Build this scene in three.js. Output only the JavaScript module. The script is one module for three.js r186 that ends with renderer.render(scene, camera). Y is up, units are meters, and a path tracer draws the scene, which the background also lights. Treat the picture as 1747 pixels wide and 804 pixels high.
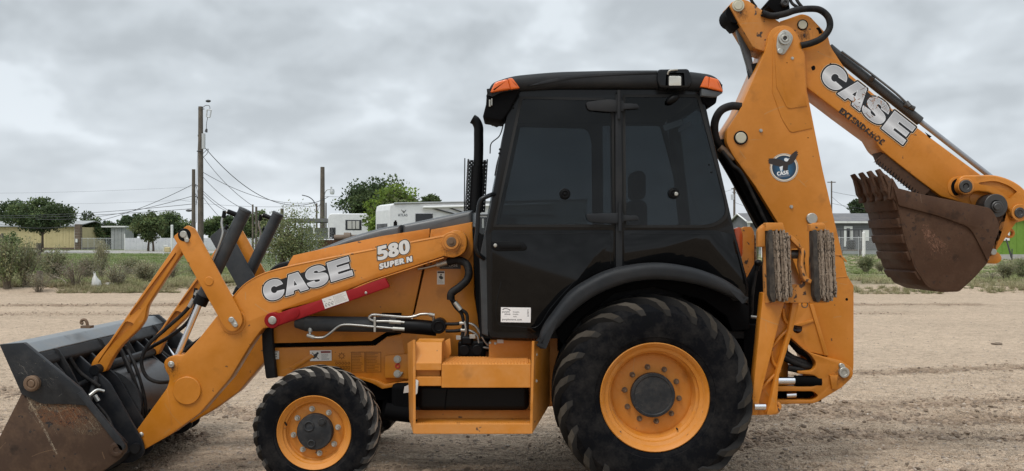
import * as THREE from 'three';
import { mergeGeometries, toCreasedNormals } from 'three/addons/utils/BufferGeometryUtils.js';
import { RoundedBoxGeometry } from 'three/addons/geometries/RoundedBoxGeometry.js';

// ---------------------------------------------------------------- camera, sky, sun, exposure
const F = 1610, CX = 873.5, CY = 410, EY = 1.68, EZ = 7.15;      // lens in photo pixels, eye height and eye distance in metres
const scene = new THREE.Scene();
const camera = new THREE.PerspectiveCamera(2 * Math.atan(402 / F) * 180 / Math.PI, 1747 / 804, 0.1, 4000);
camera.position.set(0, EY, EZ);
camera.lookAt(0, EY, 0);
camera.setViewOffset(1747, 804, 0, -8, 1747, 804);
const renderer = new THREE.WebGLRenderer({ antialias: true });
renderer.toneMapping = THREE.LinearToneMapping;
renderer.toneMappingExposure = 1.25;
renderer.shadowMap.enabled = true;

// seeded noise
function rng(seed) { let s = seed >>> 0; return () => { s = (s + 0x6d2b79f5) | 0; let t = Math.imul(s ^ (s >>> 15), 1 | s); t = (t + Math.imul(t ^ (t >>> 7), 61 | t)) ^ t; return ((t ^ (t >>> 14)) >>> 0) / 4294967296; }; }
const PERM = (() => { const r = rng(7), p = [...Array(256).keys()]; for (let i = 255; i > 0; i--) { const j = Math.floor(r() * (i + 1)); [p[i], p[j]] = [p[j], p[i]]; } return Uint8Array.from([...p, ...p]); })();
const GX = [1, -1, 1, -1, 1, -1, 0, 0], GY = [1, 1, -1, -1, 0, 0, 1, -1];
function pn(x, y, per = 256) {                       // periodic gradient noise, about -0.7 .. 0.7
  const xi = Math.floor(x), yi = Math.floor(y), fx = x - xi, fy = y - yi, u = fx * fx * fx * (fx * (fx * 6 - 15) + 10), v = fy * fy * fy * (fy * (fy * 6 - 15) + 10);
  const m = (a) => ((a % per) + per) % per;
  const g = (ix, iy, dx, dy) => { const h = PERM[PERM[m(ix) & 255] + (m(iy) & 255)] & 7; return GX[h] * dx + GY[h] * dy; };
  const a = g(xi, yi, fx, fy), b = g(xi + 1, yi, fx - 1, fy), c = g(xi, yi + 1, fx, fy - 1), d = g(xi + 1, yi + 1, fx - 1, fy - 1);
  return a + (b - a) * u + (c + (d - c) * u - (a + (b - a) * u)) * v;
}
function fbm(x, y, oct = 5, per = 256, gain = 0.5) { let s = 0, a = 1, n = 0; for (let i = 0; i < oct; i++) { s += a * pn(x, y, per); n += a; a *= gain; x *= 2; y *= 2; per *= 2; } return s / n; }
const sat = (x) => Math.min(1, Math.max(0, x)), mix = (a, b, t) => a + (b - a) * t, sst = (a, b, x) => { const t = sat((x - a) / (b - a)); return t * t * (3 - 2 * t); };

// overcast sky: grey layered cloud, paler at the horizon, with added brightness overhead
{
  const W = 2048, H = 1024, data = new Float32Array(W * H * 4);
  for (let j = 0; j < H; j++) {
    const el = ((j + 0.5) / H - 0.5) * Math.PI, y = Math.sin(el), ch = Math.cos(el);
    for (let i = 0; i < W; i++) {
      const az = ((i + 0.5) / W - 0.5) * 2 * Math.PI, x = Math.cos(az) * ch, z = Math.sin(az) * ch, o = (j * W + i) * 4;
      const u = (az / (2 * Math.PI) + 0.5) * 44, v = Math.log(Math.max(y, 0) + 0.13) * 5.2 + 30;
      if (y < -0.02) { data[o] = data[o + 1] = data[o + 2] = 0.6; data[o + 3] = 1; continue; }
      const w = 0.35 * pn(u * 1 + 3.3, v * 1 + 8.1, 44);
      const c1 = fbm(u + w + 22, v * 0.9 + w + 17, 8, 44, 0.56), c2 = pn(u * 0.5 + 9.4, v * 0.5 + 4.2, 22), c3 = fbm(u * 4 + 7, v * 4 + 3, 4, 176, 0.6);
      const t = sat(0.5 + 1.1 * c1 + 0.42 * c2 + 0.14 * c3);
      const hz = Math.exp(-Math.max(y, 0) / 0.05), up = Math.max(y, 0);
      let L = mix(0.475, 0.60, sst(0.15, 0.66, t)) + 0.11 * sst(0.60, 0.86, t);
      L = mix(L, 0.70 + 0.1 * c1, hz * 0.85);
      L *= (1 - 0.07 * sst(0.06, 0.2, up)) * (1 + 1.0 * sst(0.24, 0.95, up));  // last factor brightens the unseen sky overhead to light the ground
      const warm = hz * 0.55 + 0.2 * t;
      if (y < 0) L = 0.6;
      data[o] = L * mix(0.91, 0.975, warm); data[o + 1] = L * mix(1.0, 1.0, warm); data[o + 2] = L * mix(1.075, 1.025, warm); data[o + 3] = 1;
    }
  }
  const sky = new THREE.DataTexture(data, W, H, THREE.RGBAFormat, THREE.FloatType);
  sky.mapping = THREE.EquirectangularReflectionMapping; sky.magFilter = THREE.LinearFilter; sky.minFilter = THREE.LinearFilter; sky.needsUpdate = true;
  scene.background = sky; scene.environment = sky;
}
const sun = new THREE.DirectionalLight(new THREE.Color(1, 0.965, 0.91), 1.5);
sun.position.set(-14, 40, 19); sun.target.position.set(0, 0, 0);
sun.castShadow = true; sun.shadow.radius = 44; sun.shadow.mapSize.set(2048, 2048);
Object.assign(sun.shadow.camera, { left: -14, right: 14, top: 14, bottom: -14, near: 1, far: 120 });
scene.add(sun, sun.target);

// ---------------------------------------------------------------- helpers
const V = (x, y, z) => new THREE.Vector3(x, y, z);
const S = (z) => (EZ - z) / F;                                    // metres per photo pixel at depth z
const P = (px, py, z) => V((px - CX) * S(z), EY - (py - CY) * S(z), z);
const used = new Map();
function numbered(n) { const k = used.get(n) ?? 0; used.set(n, k + 1); return k ? n + '_' + String(k).padStart(3, '0') : n; }
function boxUV(g0) {                                              // uv in metres, by the dominant axis of each face
  const g = g0.index ? g0.toNonIndexed() : g0, p = g.attributes.position, uv = new Float32Array(p.count * 2), a = V(), b = V(), c = V();
  for (let i = 0; i < p.count; i += 3) {
    a.fromBufferAttribute(p, i); b.fromBufferAttribute(p, i + 1); c.fromBufferAttribute(p, i + 2);
    const n = b.clone().sub(a).cross(c.clone().sub(a)), ax = Math.abs(n.x), ay = Math.abs(n.y), az = Math.abs(n.z);
    [a, b, c].forEach((q, k) => { const [s, t] = az >= ax && az >= ay ? [q.x, q.y] : ax >= ay ? [q.z + 0.37, q.y] : [q.x, q.z + 0.71]; uv[(i + k) * 2] = s; uv[(i + k) * 2 + 1] = t; });
  }
  g.setAttribute('uv', new THREE.BufferAttribute(uv, 2));
  for (const n of Object.keys(g.attributes)) if (!['position', 'normal', 'uv', 'color'].includes(n)) g.deleteAttribute(n);
  return g;
}
function join(gs, keepUV) {
  gs = [].concat(gs).flat(9).filter(Boolean);
  const hasC = gs.some((g) => g.attributes.color);
  const out = gs.map((g) => { let q = keepUV ? (g.index ? g.toNonIndexed() : g.clone()) : boxUV(g); if (hasC && !q.attributes.color) q.setAttribute('color', new THREE.BufferAttribute(new Float32Array(q.attributes.position.count * 3).fill(1), 3)); return q; });
  return out.length === 1 ? out[0] : mergeGeometries(out);
}
const APART = new Set('boss fitting back_plate bolt hose pressure_tube hose_fitting label_tag indicator_lamp pin_rod chip tower_rib bolt_hole lamp_bracket pillar_bolt cast_mark console driver_seat roll_bar jumper bracket insulator landing_leg awning_arm grille load_roll baluster handrail post curtain panel_rib doubler_plate pad_gusset foot_roller grip_handle panel_groove edge_weld rib'.split(' '));
function mesh(name, gs, m, parent = scene, keepUV = false) {
  if (Array.isArray(gs) && gs.length > 1 && APART.has(name)) { let o; for (const g of gs) if (g) o = mesh(name, [g], m, parent, keepUV); return o; }
  const o = new THREE.Mesh(join(gs, keepUV), m); o.name = numbered(name); o.castShadow = o.receiveShadow = true; parent.add(o); return o;
}
function group(name, parent = scene) { const o = new THREE.Group(); o.name = numbered(name); parent.add(o); return o; }
function tag(o, label, category, grp, kind) { o.userData = { ...(label && { label }), ...(category && { category }), ...(grp && { group: grp }), ...(kind && { kind }) }; return o; }
function mir(g0) {                                               // the mirror twin across the machine's centre plane z = 0
  const g = (g0.index ? g0.toNonIndexed() : g0.clone()).scale(1, 1, -1);
  for (const n of Object.keys(g.attributes)) { const a = g.attributes[n], s = a.itemSize; for (let i = 0; i < a.count; i += 3) for (let c = 0; c < s; c++) { const t = a.array[(i + 1) * s + c]; a.array[(i + 1) * s + c] = a.array[(i + 2) * s + c]; a.array[(i + 2) * s + c] = t; } }
  return g;
}
function shape(pts, z) {                                         // photo outline at depth z -> THREE.Shape in metres; third number rounds a corner (px)
  const n = pts.length, w = pts.map((p) => P(p[0], p[1], z)), sh = new THREE.Shape();
  let first = true;
  for (let i = 0; i < n; i++) {
    const v = w[i], r = (pts[i][2] ?? 0) * S(z);
    if (!r) { first ? sh.moveTo(v.x, v.y) : sh.lineTo(v.x, v.y); first = false; continue; }
    const a = w[(i + n - 1) % n], b = w[(i + 1) % n], da = a.clone().sub(v), db = b.clone().sub(v);
    const p = v.clone().addScaledVector(da, Math.min(0.5, r / da.length())), q = v.clone().addScaledVector(db, Math.min(0.5, r / db.length()));
    first ? sh.moveTo(p.x, p.y) : sh.lineTo(p.x, p.y); first = false; sh.quadraticCurveTo(v.x, v.y, q.x, q.y);
  }
  return sh;
}
const circ = (px, py, r, n = 24) => [...Array(n)].map((_, i) => [px + r * Math.cos(i / n * 2 * Math.PI), py + r * Math.sin(i / n * 2 * Math.PI)]);
function plate(pts, zf, d, { holes = [], b = 0.004, cs = 6, bs = 2 } = {}) {   // outline seen at zf, going back by d
  const sh = shape(pts, zf); for (const h of holes) sh.holes.push(new THREE.Path(shape(h, zf).getPoints(cs)));
  b = Math.min(b, d * 0.45);
  const g = new THREE.ExtrudeGeometry(sh, { depth: d - 2 * b, bevelEnabled: b > 0, bevelThickness: b, bevelSize: b, bevelOffset: -b, bevelSegments: bs, curveSegments: cs });
  return toCreasedNormals(g.translate(0, 0, zf - d + b), 0.55);
}
function disc(px, py, zf, r, d, n = 28, b = 0.004) {             // short round bar along z, front face at zf; r in px
  const R = r * S(zf), pts = [[0, 0], [R, 0], [R, d - b], [R - b, d], [0, d]].map((p) => new THREE.Vector2(...p)), c = P(px, py, zf);
  return toCreasedNormals(new THREE.LatheGeometry(pts, n).rotateX(Math.PI / 2).translate(c.x, c.y, zf - d), 0.6);
}
function ringz(px, py, zf, r, r2, d, n = 28) {
  const R = r * S(zf), q = r2 * S(zf), c = P(px, py, zf);
  return toCreasedNormals(new THREE.LatheGeometry([[q, 0], [R, 0], [R, d - 0.003], [R - 0.003, d], [q + 0.003, d], [q, d - 0.003], [q, 0]].map((p) => new THREE.Vector2(...p)), n).rotateX(Math.PI / 2).translate(c.x, c.y, zf - d), 0.6);
}
const hex = (px, py, zf, r, d = 0.014) => { const c = P(px, py, zf), R = r * S(zf); return [new THREE.CylinderGeometry(R * 0.72, R * 0.78, d, 6).rotateX(Math.PI / 2).translate(c.x, c.y, zf + d / 2), new THREE.CylinderGeometry(R, R, d * 0.4, 18).rotateX(Math.PI / 2).translate(c.x, c.y, zf + d * 0.2)]; };
function tube(pts, r, seg, n = 8) { return new THREE.TubeGeometry(new THREE.CatmullRomCurve3(pts.map((p) => (p.isVector3 ? p : P(...p))), false, 'centripetal'), seg ?? pts.length * 7, r, n); }
function bar(a, b, r, r2 = r, n = 20) {
  const d = b.clone().sub(a), g = new THREE.CylinderGeometry(r2, r, d.length(), n);
  return g.applyQuaternion(new THREE.Quaternion().setFromUnitVectors(V(0, 1, 0), d.clone().normalize())).translate(...a.clone().lerp(b, 0.5).toArray());
}
const box = (x0, x1, y0, y1, z0, z1) => new THREE.BoxGeometry(x1 - x0, y1 - y0, z1 - z0).translate((x0 + x1) / 2, (y0 + y1) / 2, (z0 + z1) / 2);
const rbox = (x0, x1, y0, y1, z0, z1, r = 0.01) => new RoundedBoxGeometry(x1 - x0, y1 - y0, z1 - z0, 2, r).translate((x0 + x1) / 2, (y0 + y1) / 2, (z0 + z1) / 2);
function pbox(px0, py0, px1, py1, zf, d, r = 0.008) { const a = P(px0, py1, zf), b = P(px1, py0, zf); return rbox(a.x, b.x, a.y, b.y, zf - d, zf, Math.min(r, d * 0.45)); }
function hexa(c) {                                               // eight corners: bottom ring 0-3, top ring 4-7
  const f = [[0, 3, 2, 1], [4, 5, 6, 7], [0, 1, 5, 4], [1, 2, 6, 5], [2, 3, 7, 6], [3, 0, 4, 7]], pos = [];
  for (const [a, b, d, e] of f) for (const i of [a, b, d, a, d, e]) pos.push(...c[i].toArray());
  const g = new THREE.BufferGeometry(); g.setAttribute('position', new THREE.Float32BufferAttribute(pos, 3)); g.computeVertexNormals(); g.setAttribute('uv', new THREE.Float32BufferAttribute(new Float32Array(pos.length / 3 * 2), 2)); return g;
}

// ---------------------------------------------------------------- materials
function tex(n, fn, srgb, rep = 1) {
  const d = new Uint8Array(n * n * 4);
  for (let j = 0; j < n; j++) for (let i = 0; i < n; i++) { const c = fn(i / n, j / n), o = (j * n + i) * 4; d[o] = 255 * sat(c[0]); d[o + 1] = 255 * sat(c[1]); d[o + 2] = 255 * sat(c[2]); d[o + 3] = 255; }
  const t = new THREE.DataTexture(d, n, n); t.wrapS = t.wrapT = THREE.RepeatWrapping; t.magFilter = THREE.LinearFilter; t.minFilter = THREE.LinearMipmapLinearFilter; t.generateMipmaps = true;
  t.repeat.set(rep, rep); if (srgb) t.colorSpace = THREE.SRGBColorSpace; t.needsUpdate = true; return t;
}
const toS = (x) => (x <= 0.0031308 ? 12.92 * x : 1.055 * Math.pow(x, 1 / 2.4) - 0.055);
const cmix = (a, b, t) => a.map((x, i) => mix(x, b[i], t)), cs = (c) => c.map(toS);
const std = (o) => new THREE.MeshPhysicalMaterial(o);
const NF = 512, FIELD = [[4, 5], [16, 4], [64, 3], [8, 5], [32, 4]].map(([k, o], q) => { const f = new Float32Array(NF * NF); for (let j = 0; j < NF; j++) for (let i = 0; i < NF; i++) f[j * NF + i] = fbm(i / NF * k + q * 17, j / NF * k + q * 5, o, k); return f; });
function worn(base, { dust = [0.36, 0.29, 0.22], dustAmt = 0.25, dark = 0.25, rough = [0.4, 0.62], scale = 0.6, n = 512, scratch = 0, seed = 0, chips, chipAt = 0.3, flat, bump, spec = 1, extra = {} }) {
  const at = (q, u, v) => FIELD[q][(Math.floor(v * NF + seed * 71) & (NF - 1)) * NF + (Math.floor(u * NF + seed * 143) & (NF - 1))];
  const scr = rng(seed + 5), lines = [...Array(scratch)].map(() => { const a = scr() * Math.PI; return { x: scr(), y: scr(), c: Math.cos(a), s: Math.sin(a), l: 0.012 + 0.07 * scr() * scr(), w: 0.0008 + 0.0012 * scr() }; });
  const rough_ = new Float32Array(n * n); let k0 = 0, k1 = 0;
  const m = tex(n, (u, v) => {
    const a = at(0, u, v), b = at(1, u, v), e = at(2, u, v);
    let c = base.map((x) => x * (1 + 0.18 * a + 0.1 * b + 0.05 * e));
    const d = sat(dustAmt * (0.35 + 1.5 * a + 0.9 * b + 0.5 * e));
    c = cmix(c, dust, d);
    const k = sst(0.2, 0.5, at(3, u, v)) * dark; c = c.map((x) => x * (1 - k));
    if (chips) c = cmix(c, chips, sst(chipAt, chipAt + 0.06, at(4, u, v) + 0.35 * a));
    for (const l of lines) { let dx = u - l.x, dy = v - l.y; dx -= Math.round(dx); dy -= Math.round(dy); const s = dx * l.c + dy * l.s, t = -dx * l.s + dy * l.c; if (Math.abs(s) < l.l && Math.abs(t + s * s * 1.5) < l.w) c = cmix(c, dust, 0.4); }
    rough_[k0++] = sat(mix(rough[0], rough[1], sat(0.5 + a + 0.7 * b)) + d * 0.3);
    return cs(c);
  }, true, scale);
  if (flat) return std({ map: m, roughness: (rough[0] + rough[1]) / 2, specularIntensity: spec, ...extra });
  const r = tex(n, () => { const q = rough_[k1++]; return [q, q, q]; }, false, scale);
  const o = { map: m, roughnessMap: r, roughness: 1, metalness: 0, specularIntensity: spec, ...extra };
  if (bump) { o.bumpMap = r; o.bumpScale = bump; }
  return std(o);
}
const M = {};
M.orange = worn([0.545, 0.192, 0.016], { dustAmt: 0.085, dark: 0.24, rough: [0.28, 0.46], seed: 1, scratch: 26, chips: [0.10, 0.05, 0.025], chipAt: 0.475, dust: [0.40, 0.26, 0.13], spec: 0.9 });
M.orangeDirty = worn([0.52, 0.188, 0.018], { dustAmt: 0.22, dark: 0.3, rough: [0.45, 0.65], seed: 2, scratch: 30, chips: [0.06, 0.035, 0.025], dust: [0.40, 0.27, 0.16] });
M.orangeDust = worn([0.57, 0.205, 0.018], { dustAmt: 0.2, dark: 0.25, rough: [0.45, 0.7], seed: 71, scratch: 30, dust: [0.42, 0.30, 0.18], chips: [0.12, 0.06, 0.03], chipAt: 0.46 });
M.charcoal = worn([0.034, 0.038, 0.042], { spec: 0.55, dustAmt: 0.05, dark: 0.2, rough: [0.42, 0.6], seed: 3, scratch: 10 });
M.grille = worn([0.009, 0.010, 0.012], { spec: 0.35, dustAmt: 0.03, dark: 0.3, rough: [0.4, 0.62], seed: 4 });
M.hood = worn([0.075, 0.082, 0.088], { dustAmt: 0.07, dark: 0.15, rough: [0.3, 0.45], seed: 5, scratch: 8 });
M.fender = worn([0.018, 0.0195, 0.022], { spec: 0.4, dustAmt: 0.02, dark: 0.1, rough: [0.5, 0.62], seed: 6, n: 256 });
M.gloss = std({ color: new THREE.Color(0.003, 0.003, 0.0033), roughness: 0.06, specularIntensity: 0.55 });
M.satin = std({ color: new THREE.Color(0.006, 0.0065, 0.0075), roughness: 0.22, specularIntensity: 0.6 });
M.black = std({ color: new THREE.Color(0.005, 0.005, 0.0055), roughness: 0.45, specularIntensity: 0.28 });
M.deepBlack = std({ color: new THREE.Color(0.004, 0.004, 0.0045), roughness: 0.8, specularIntensity: 0.15 });  // plain matte black for dark parts, the gap filler and bore shade
M.hose = worn([0.007, 0.007, 0.008], { spec: 0.4, dustAmt: 0.05, dark: 0.2, rough: [0.5, 0.75], seed: 8, scale: 3, n: 256 });
M.rubber = worn([0.0042, 0.0046, 0.006], { spec: 0.14, dustAmt: 0.085, dark: 0.3, rough: [0.66, 0.85], seed: 9, scale: 1.1, dust: [0.17, 0.15, 0.13], bump: 0.006 });
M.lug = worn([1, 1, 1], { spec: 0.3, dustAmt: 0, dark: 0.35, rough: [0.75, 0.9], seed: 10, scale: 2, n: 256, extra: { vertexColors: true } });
M.rust = worn([0.064, 0.030, 0.0155], { spec: 0.5, dustAmt: 0.11, dark: 0.5, rough: [0.55, 0.78], seed: 11, scale: 0.9, dust: [0.2, 0.14, 0.10], scratch: 8, bump: 0.003, chips: [0.045, 0.026, 0.018] });
M.bucketRust = worn([0.055, 0.031, 0.019], { spec: 0.5, dustAmt: 0.18, dark: 0.6, rough: [0.5, 0.8], seed: 12, scale: 0.75, dust: [0.24, 0.15, 0.09], scratch: 10, bump: 0.003, chips: [0.02, 0.018, 0.018] });
M.bucketPlate = worn([0.018, 0.02, 0.023], { spec: 0.5, dustAmt: 0.06, dark: 0.2, rough: [0.4, 0.6], seed: 13, scale: 1, dust: [0.2, 0.18, 0.16], scratch: 18 });
M.lip = worn([0.20, 0.215, 0.225], { dustAmt: 0.15, dark: 0.3, rough: [0.35, 0.55], seed: 14, scale: 1, scratch: 20, extra: { metalness: 0.4 } });
M.chrome = std({ color: new THREE.Color(0.72, 0.72, 0.74), metalness: 1, roughness: 0.16 });
M.zinc = worn([0.46, 0.45, 0.41], { dustAmt: 0.1, dark: 0.3, rough: [0.35, 0.55], seed: 15, scale: 3, n: 256, extra: { metalness: 0.75 } });
M.pinCream = std({ color: new THREE.Color(0.52, 0.49, 0.38), roughness: 0.45, metalness: 0.2 });
M.steelDark = std({ color: new THREE.Color(0.075, 0.072, 0.07), metalness: 0.7, roughness: 0.45 });
M.boltRust = std({ color: new THREE.Color(0.17, 0.11, 0.07), metalness: 0.4, roughness: 0.6 });
M.red = worn([0.25, 0.006, 0.009], { spec: 0.4, dustAmt: 0.015, dark: 0.2, rough: [0.4, 0.55], seed: 16, n: 256, scratch: 6 });
M.redRing = std({ color: new THREE.Color(0.5, 0.03, 0.02), roughness: 0.5 });
M.amber = std({ color: new THREE.Color(0.72, 0.13, 0.012), roughness: 0.16, clearcoat: 0.6, clearcoatRoughness: 0.05 });
M.amberDark = std({ color: new THREE.Color(0.34, 0.055, 0.012), roughness: 0.2 });
M.lens = std({ color: new THREE.Color(0.62, 0.61, 0.55), roughness: 0.25, metalness: 0.3 });
M.tint = std({ color: new THREE.Color(0.345, 0.372, 0.388), transmission: 1, thickness: 0, roughness: 0.02, ior: 1.5, specularIntensity: 0.5 });
M.clear = std({ color: new THREE.Color(0.75, 0.79, 0.8), transmission: 1, thickness: 0, roughness: 0.02, ior: 1.5 });
M.seat = std({ color: new THREE.Color(0.02, 0.02, 0.022), roughness: 0.8 });
M.padRub = worn([0.26, 0.20, 0.15], { dustAmt: 0.35, dark: 0.75, rough: [0.8, 0.95], seed: 17, scale: 3, n: 256, bump: 0.02, chips: [0.035, 0.028, 0.024], chipAt: 0.2 });
M.padDark = worn([0.02, 0.016, 0.013], { dustAmt: 0.15, dark: 0.3, rough: [0.7, 0.9], seed: 18, scale: 3, n: 256 });
M.steelTube = std({ color: new THREE.Color(0.42, 0.41, 0.385), metalness: 0.85, roughness: 0.35 });
M.gasket = std({ color: new THREE.Color(0.006, 0.006, 0.006), roughness: 0.7 });

// ---------------------------------------------------------------- decals (flat print on the machine)
function decal(name, px, py, z, wpx, hpx, ang, W, H, draw, parent, rough = 0.45, metal = 0) {
  const c = document.createElement('canvas'); c.width = W; c.height = H; draw(c.getContext('2d'), W, H);
  const t = new THREE.CanvasTexture(c); t.colorSpace = THREE.SRGBColorSpace; t.anisotropy = 8;
  const m = std({ map: t, transparent: true, roughness: rough, metalness: metal });
  const g = new THREE.PlaneGeometry(wpx * S(z), hpx * S(z)).rotateZ(-ang).translate(...P(px, py, z).toArray());
  return mesh(name, g, m, parent, true);
}
function heavy(ctx, str, x, y, size, sx, fat, fill, outline, ow, halo, hw) {   // fat outlined lettering
  ctx.save(); ctx.translate(x, y); ctx.scale(sx, 1); ctx.font = 'bold ' + size + 'px sans-serif'; ctx.textAlign = 'left'; ctx.textBaseline = 'alphabetic'; ctx.lineJoin = 'miter'; ctx.miterLimit = 3;
  if (halo) { ctx.strokeStyle = halo; ctx.lineWidth = fat + ow + hw; ctx.strokeText(str, 0, 0); }
  if (outline) { ctx.strokeStyle = outline; ctx.lineWidth = fat + ow; ctx.strokeText(str, 0, 0); ctx.fillStyle = outline; ctx.fillText(str, 0, 0); }
  ctx.fillStyle = fill; ctx.fillText(str, 0, 0); if (fat) { ctx.strokeStyle = fill; ctx.lineWidth = fat; ctx.strokeText(str, 0, 0); }
  ctx.restore();
}
// the four heavy letters as outlines in a box 1000 x 240
function bigLetters(ctx, W, H, bend, worn_) {
  const k = W / 1000; ctx.save(); ctx.scale(k, H / 250);
  const p = () => new Path2D(), L = [];
  { const q = p(); q.moveTo(236, 92); q.bezierCurveTo(226, 40, 180, 18, 130, 18); q.bezierCurveTo(60, 18, 18, 62, 18, 125); q.bezierCurveTo(18, 190, 62, 232, 130, 232); q.bezierCurveTo(184, 232, 226, 206, 238, 156); q.lineTo(160, 150); q.bezierCurveTo(154, 172, 100, 172, 98, 125); q.bezierCurveTo(98, 80, 152, 78, 160, 100); q.closePath(); L.push(q); }
  { const q = p(); q.moveTo(238, 228); q.lineTo(318, 22); q.lineTo(422, 22); q.lineTo(490, 228); q.lineTo(402, 228); q.lineTo(392, 196); q.lineTo(332, 196); q.lineTo(322, 228); q.closePath(); q.moveTo(344, 150); q.lineTo(384, 150); q.lineTo(365, 88); q.closePath(); L.push(q); }
  { const q = p(); q.moveTo(712, 84); q.bezierCurveTo(706, 36, 664, 16, 608, 16); q.bezierCurveTo(540, 16, 492, 42, 492, 92); q.bezierCurveTo(492, 150, 560, 146, 610, 158); q.bezierCurveTo(648, 168, 636, 186, 606, 186); q.bezierCurveTo(580, 186, 570, 178, 568, 162); q.lineTo(488, 166); q.bezierCurveTo(492, 214, 540, 234, 606, 234); q.bezierCurveTo(674, 234, 722, 208, 722, 160); q.bezierCurveTo(722, 104, 660, 106, 606, 92); q.bezierCurveTo(566, 80, 580, 62, 604, 62); q.bezierCurveTo(624, 62, 632, 70, 634, 86); q.closePath(); L.push(q); }
  { const q = p(); q.moveTo(742, 22); q.lineTo(978, 22); q.lineTo(978, 74); q.lineTo(832, 74); q.lineTo(832, 100); q.lineTo(962, 100); q.lineTo(962, 148); q.lineTo(832, 148); q.lineTo(832, 176); q.lineTo(982, 176); q.lineTo(982, 228); q.lineTo(742, 228); q.closePath(); L.push(q); }
  ctx.lineJoin = 'round';
  ctx.strokeStyle = '#e9c9a0'; ctx.lineWidth = 40; L.forEach((q) => ctx.stroke(q));
  ctx.strokeStyle = ctx.fillStyle = '#14161a'; ctx.lineWidth = 33; L.forEach((q) => { ctx.stroke(q); ctx.fill(q); });
  ctx.fillRect(20, 40, 940, 160);
  const gr = ctx.createLinearGradient(0, 10, 0, 240); gr.addColorStop(0, '#a6a8ab'); gr.addColorStop(0.45, '#b9babc'); gr.addColorStop(0.62, '#d6d7d9'); gr.addColorStop(1, '#a2a3a6');
  ctx.fillStyle = gr; L.forEach((q) => ctx.fill(q, 'evenodd'));
  ctx.strokeStyle = 'rgba(232,233,235,0.9)'; ctx.lineWidth = 5; L.forEach((q) => ctx.stroke(q));
  if (worn_) { const r = rng(worn_); ctx.globalCompositeOperation = 'destination-out'; for (let i = 0; i < 60; i++) { const x = 480 + (r() - 0.3) * 330, y = 250 * r(), l = 8 + 50 * r() * r(); ctx.save(); ctx.translate(x, y); ctx.rotate(r() * 3); ctx.beginPath(); ctx.ellipse(0, 0, l, 1 + 5 * r() * r(), 0, 0, 7); ctx.fill(); ctx.restore(); } }
  ctx.restore();
}

// ---------------------------------------------------------------- the machine
const machine = group('backhoe_loader');
tag(machine, 'orange and black backhoe loader parked sideways on the dirt lot, digging arm folded up', 'backhoe loader');
const pin = (px, py, zf, r, parent, m = M.zinc, name = 'pin') => mesh(name, [disc(px, py, zf, r, 0.03), disc(px, py, zf + 0.004, r * 0.62, 0.02), disc(px, py, zf + 0.006, r * 0.16, 0.02, 10)], m, parent);
const both = (name, gs, m, parent) => { const g = join(gs); mesh(name, g, m, parent); mesh(name, mir(g), m, parent); };

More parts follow.
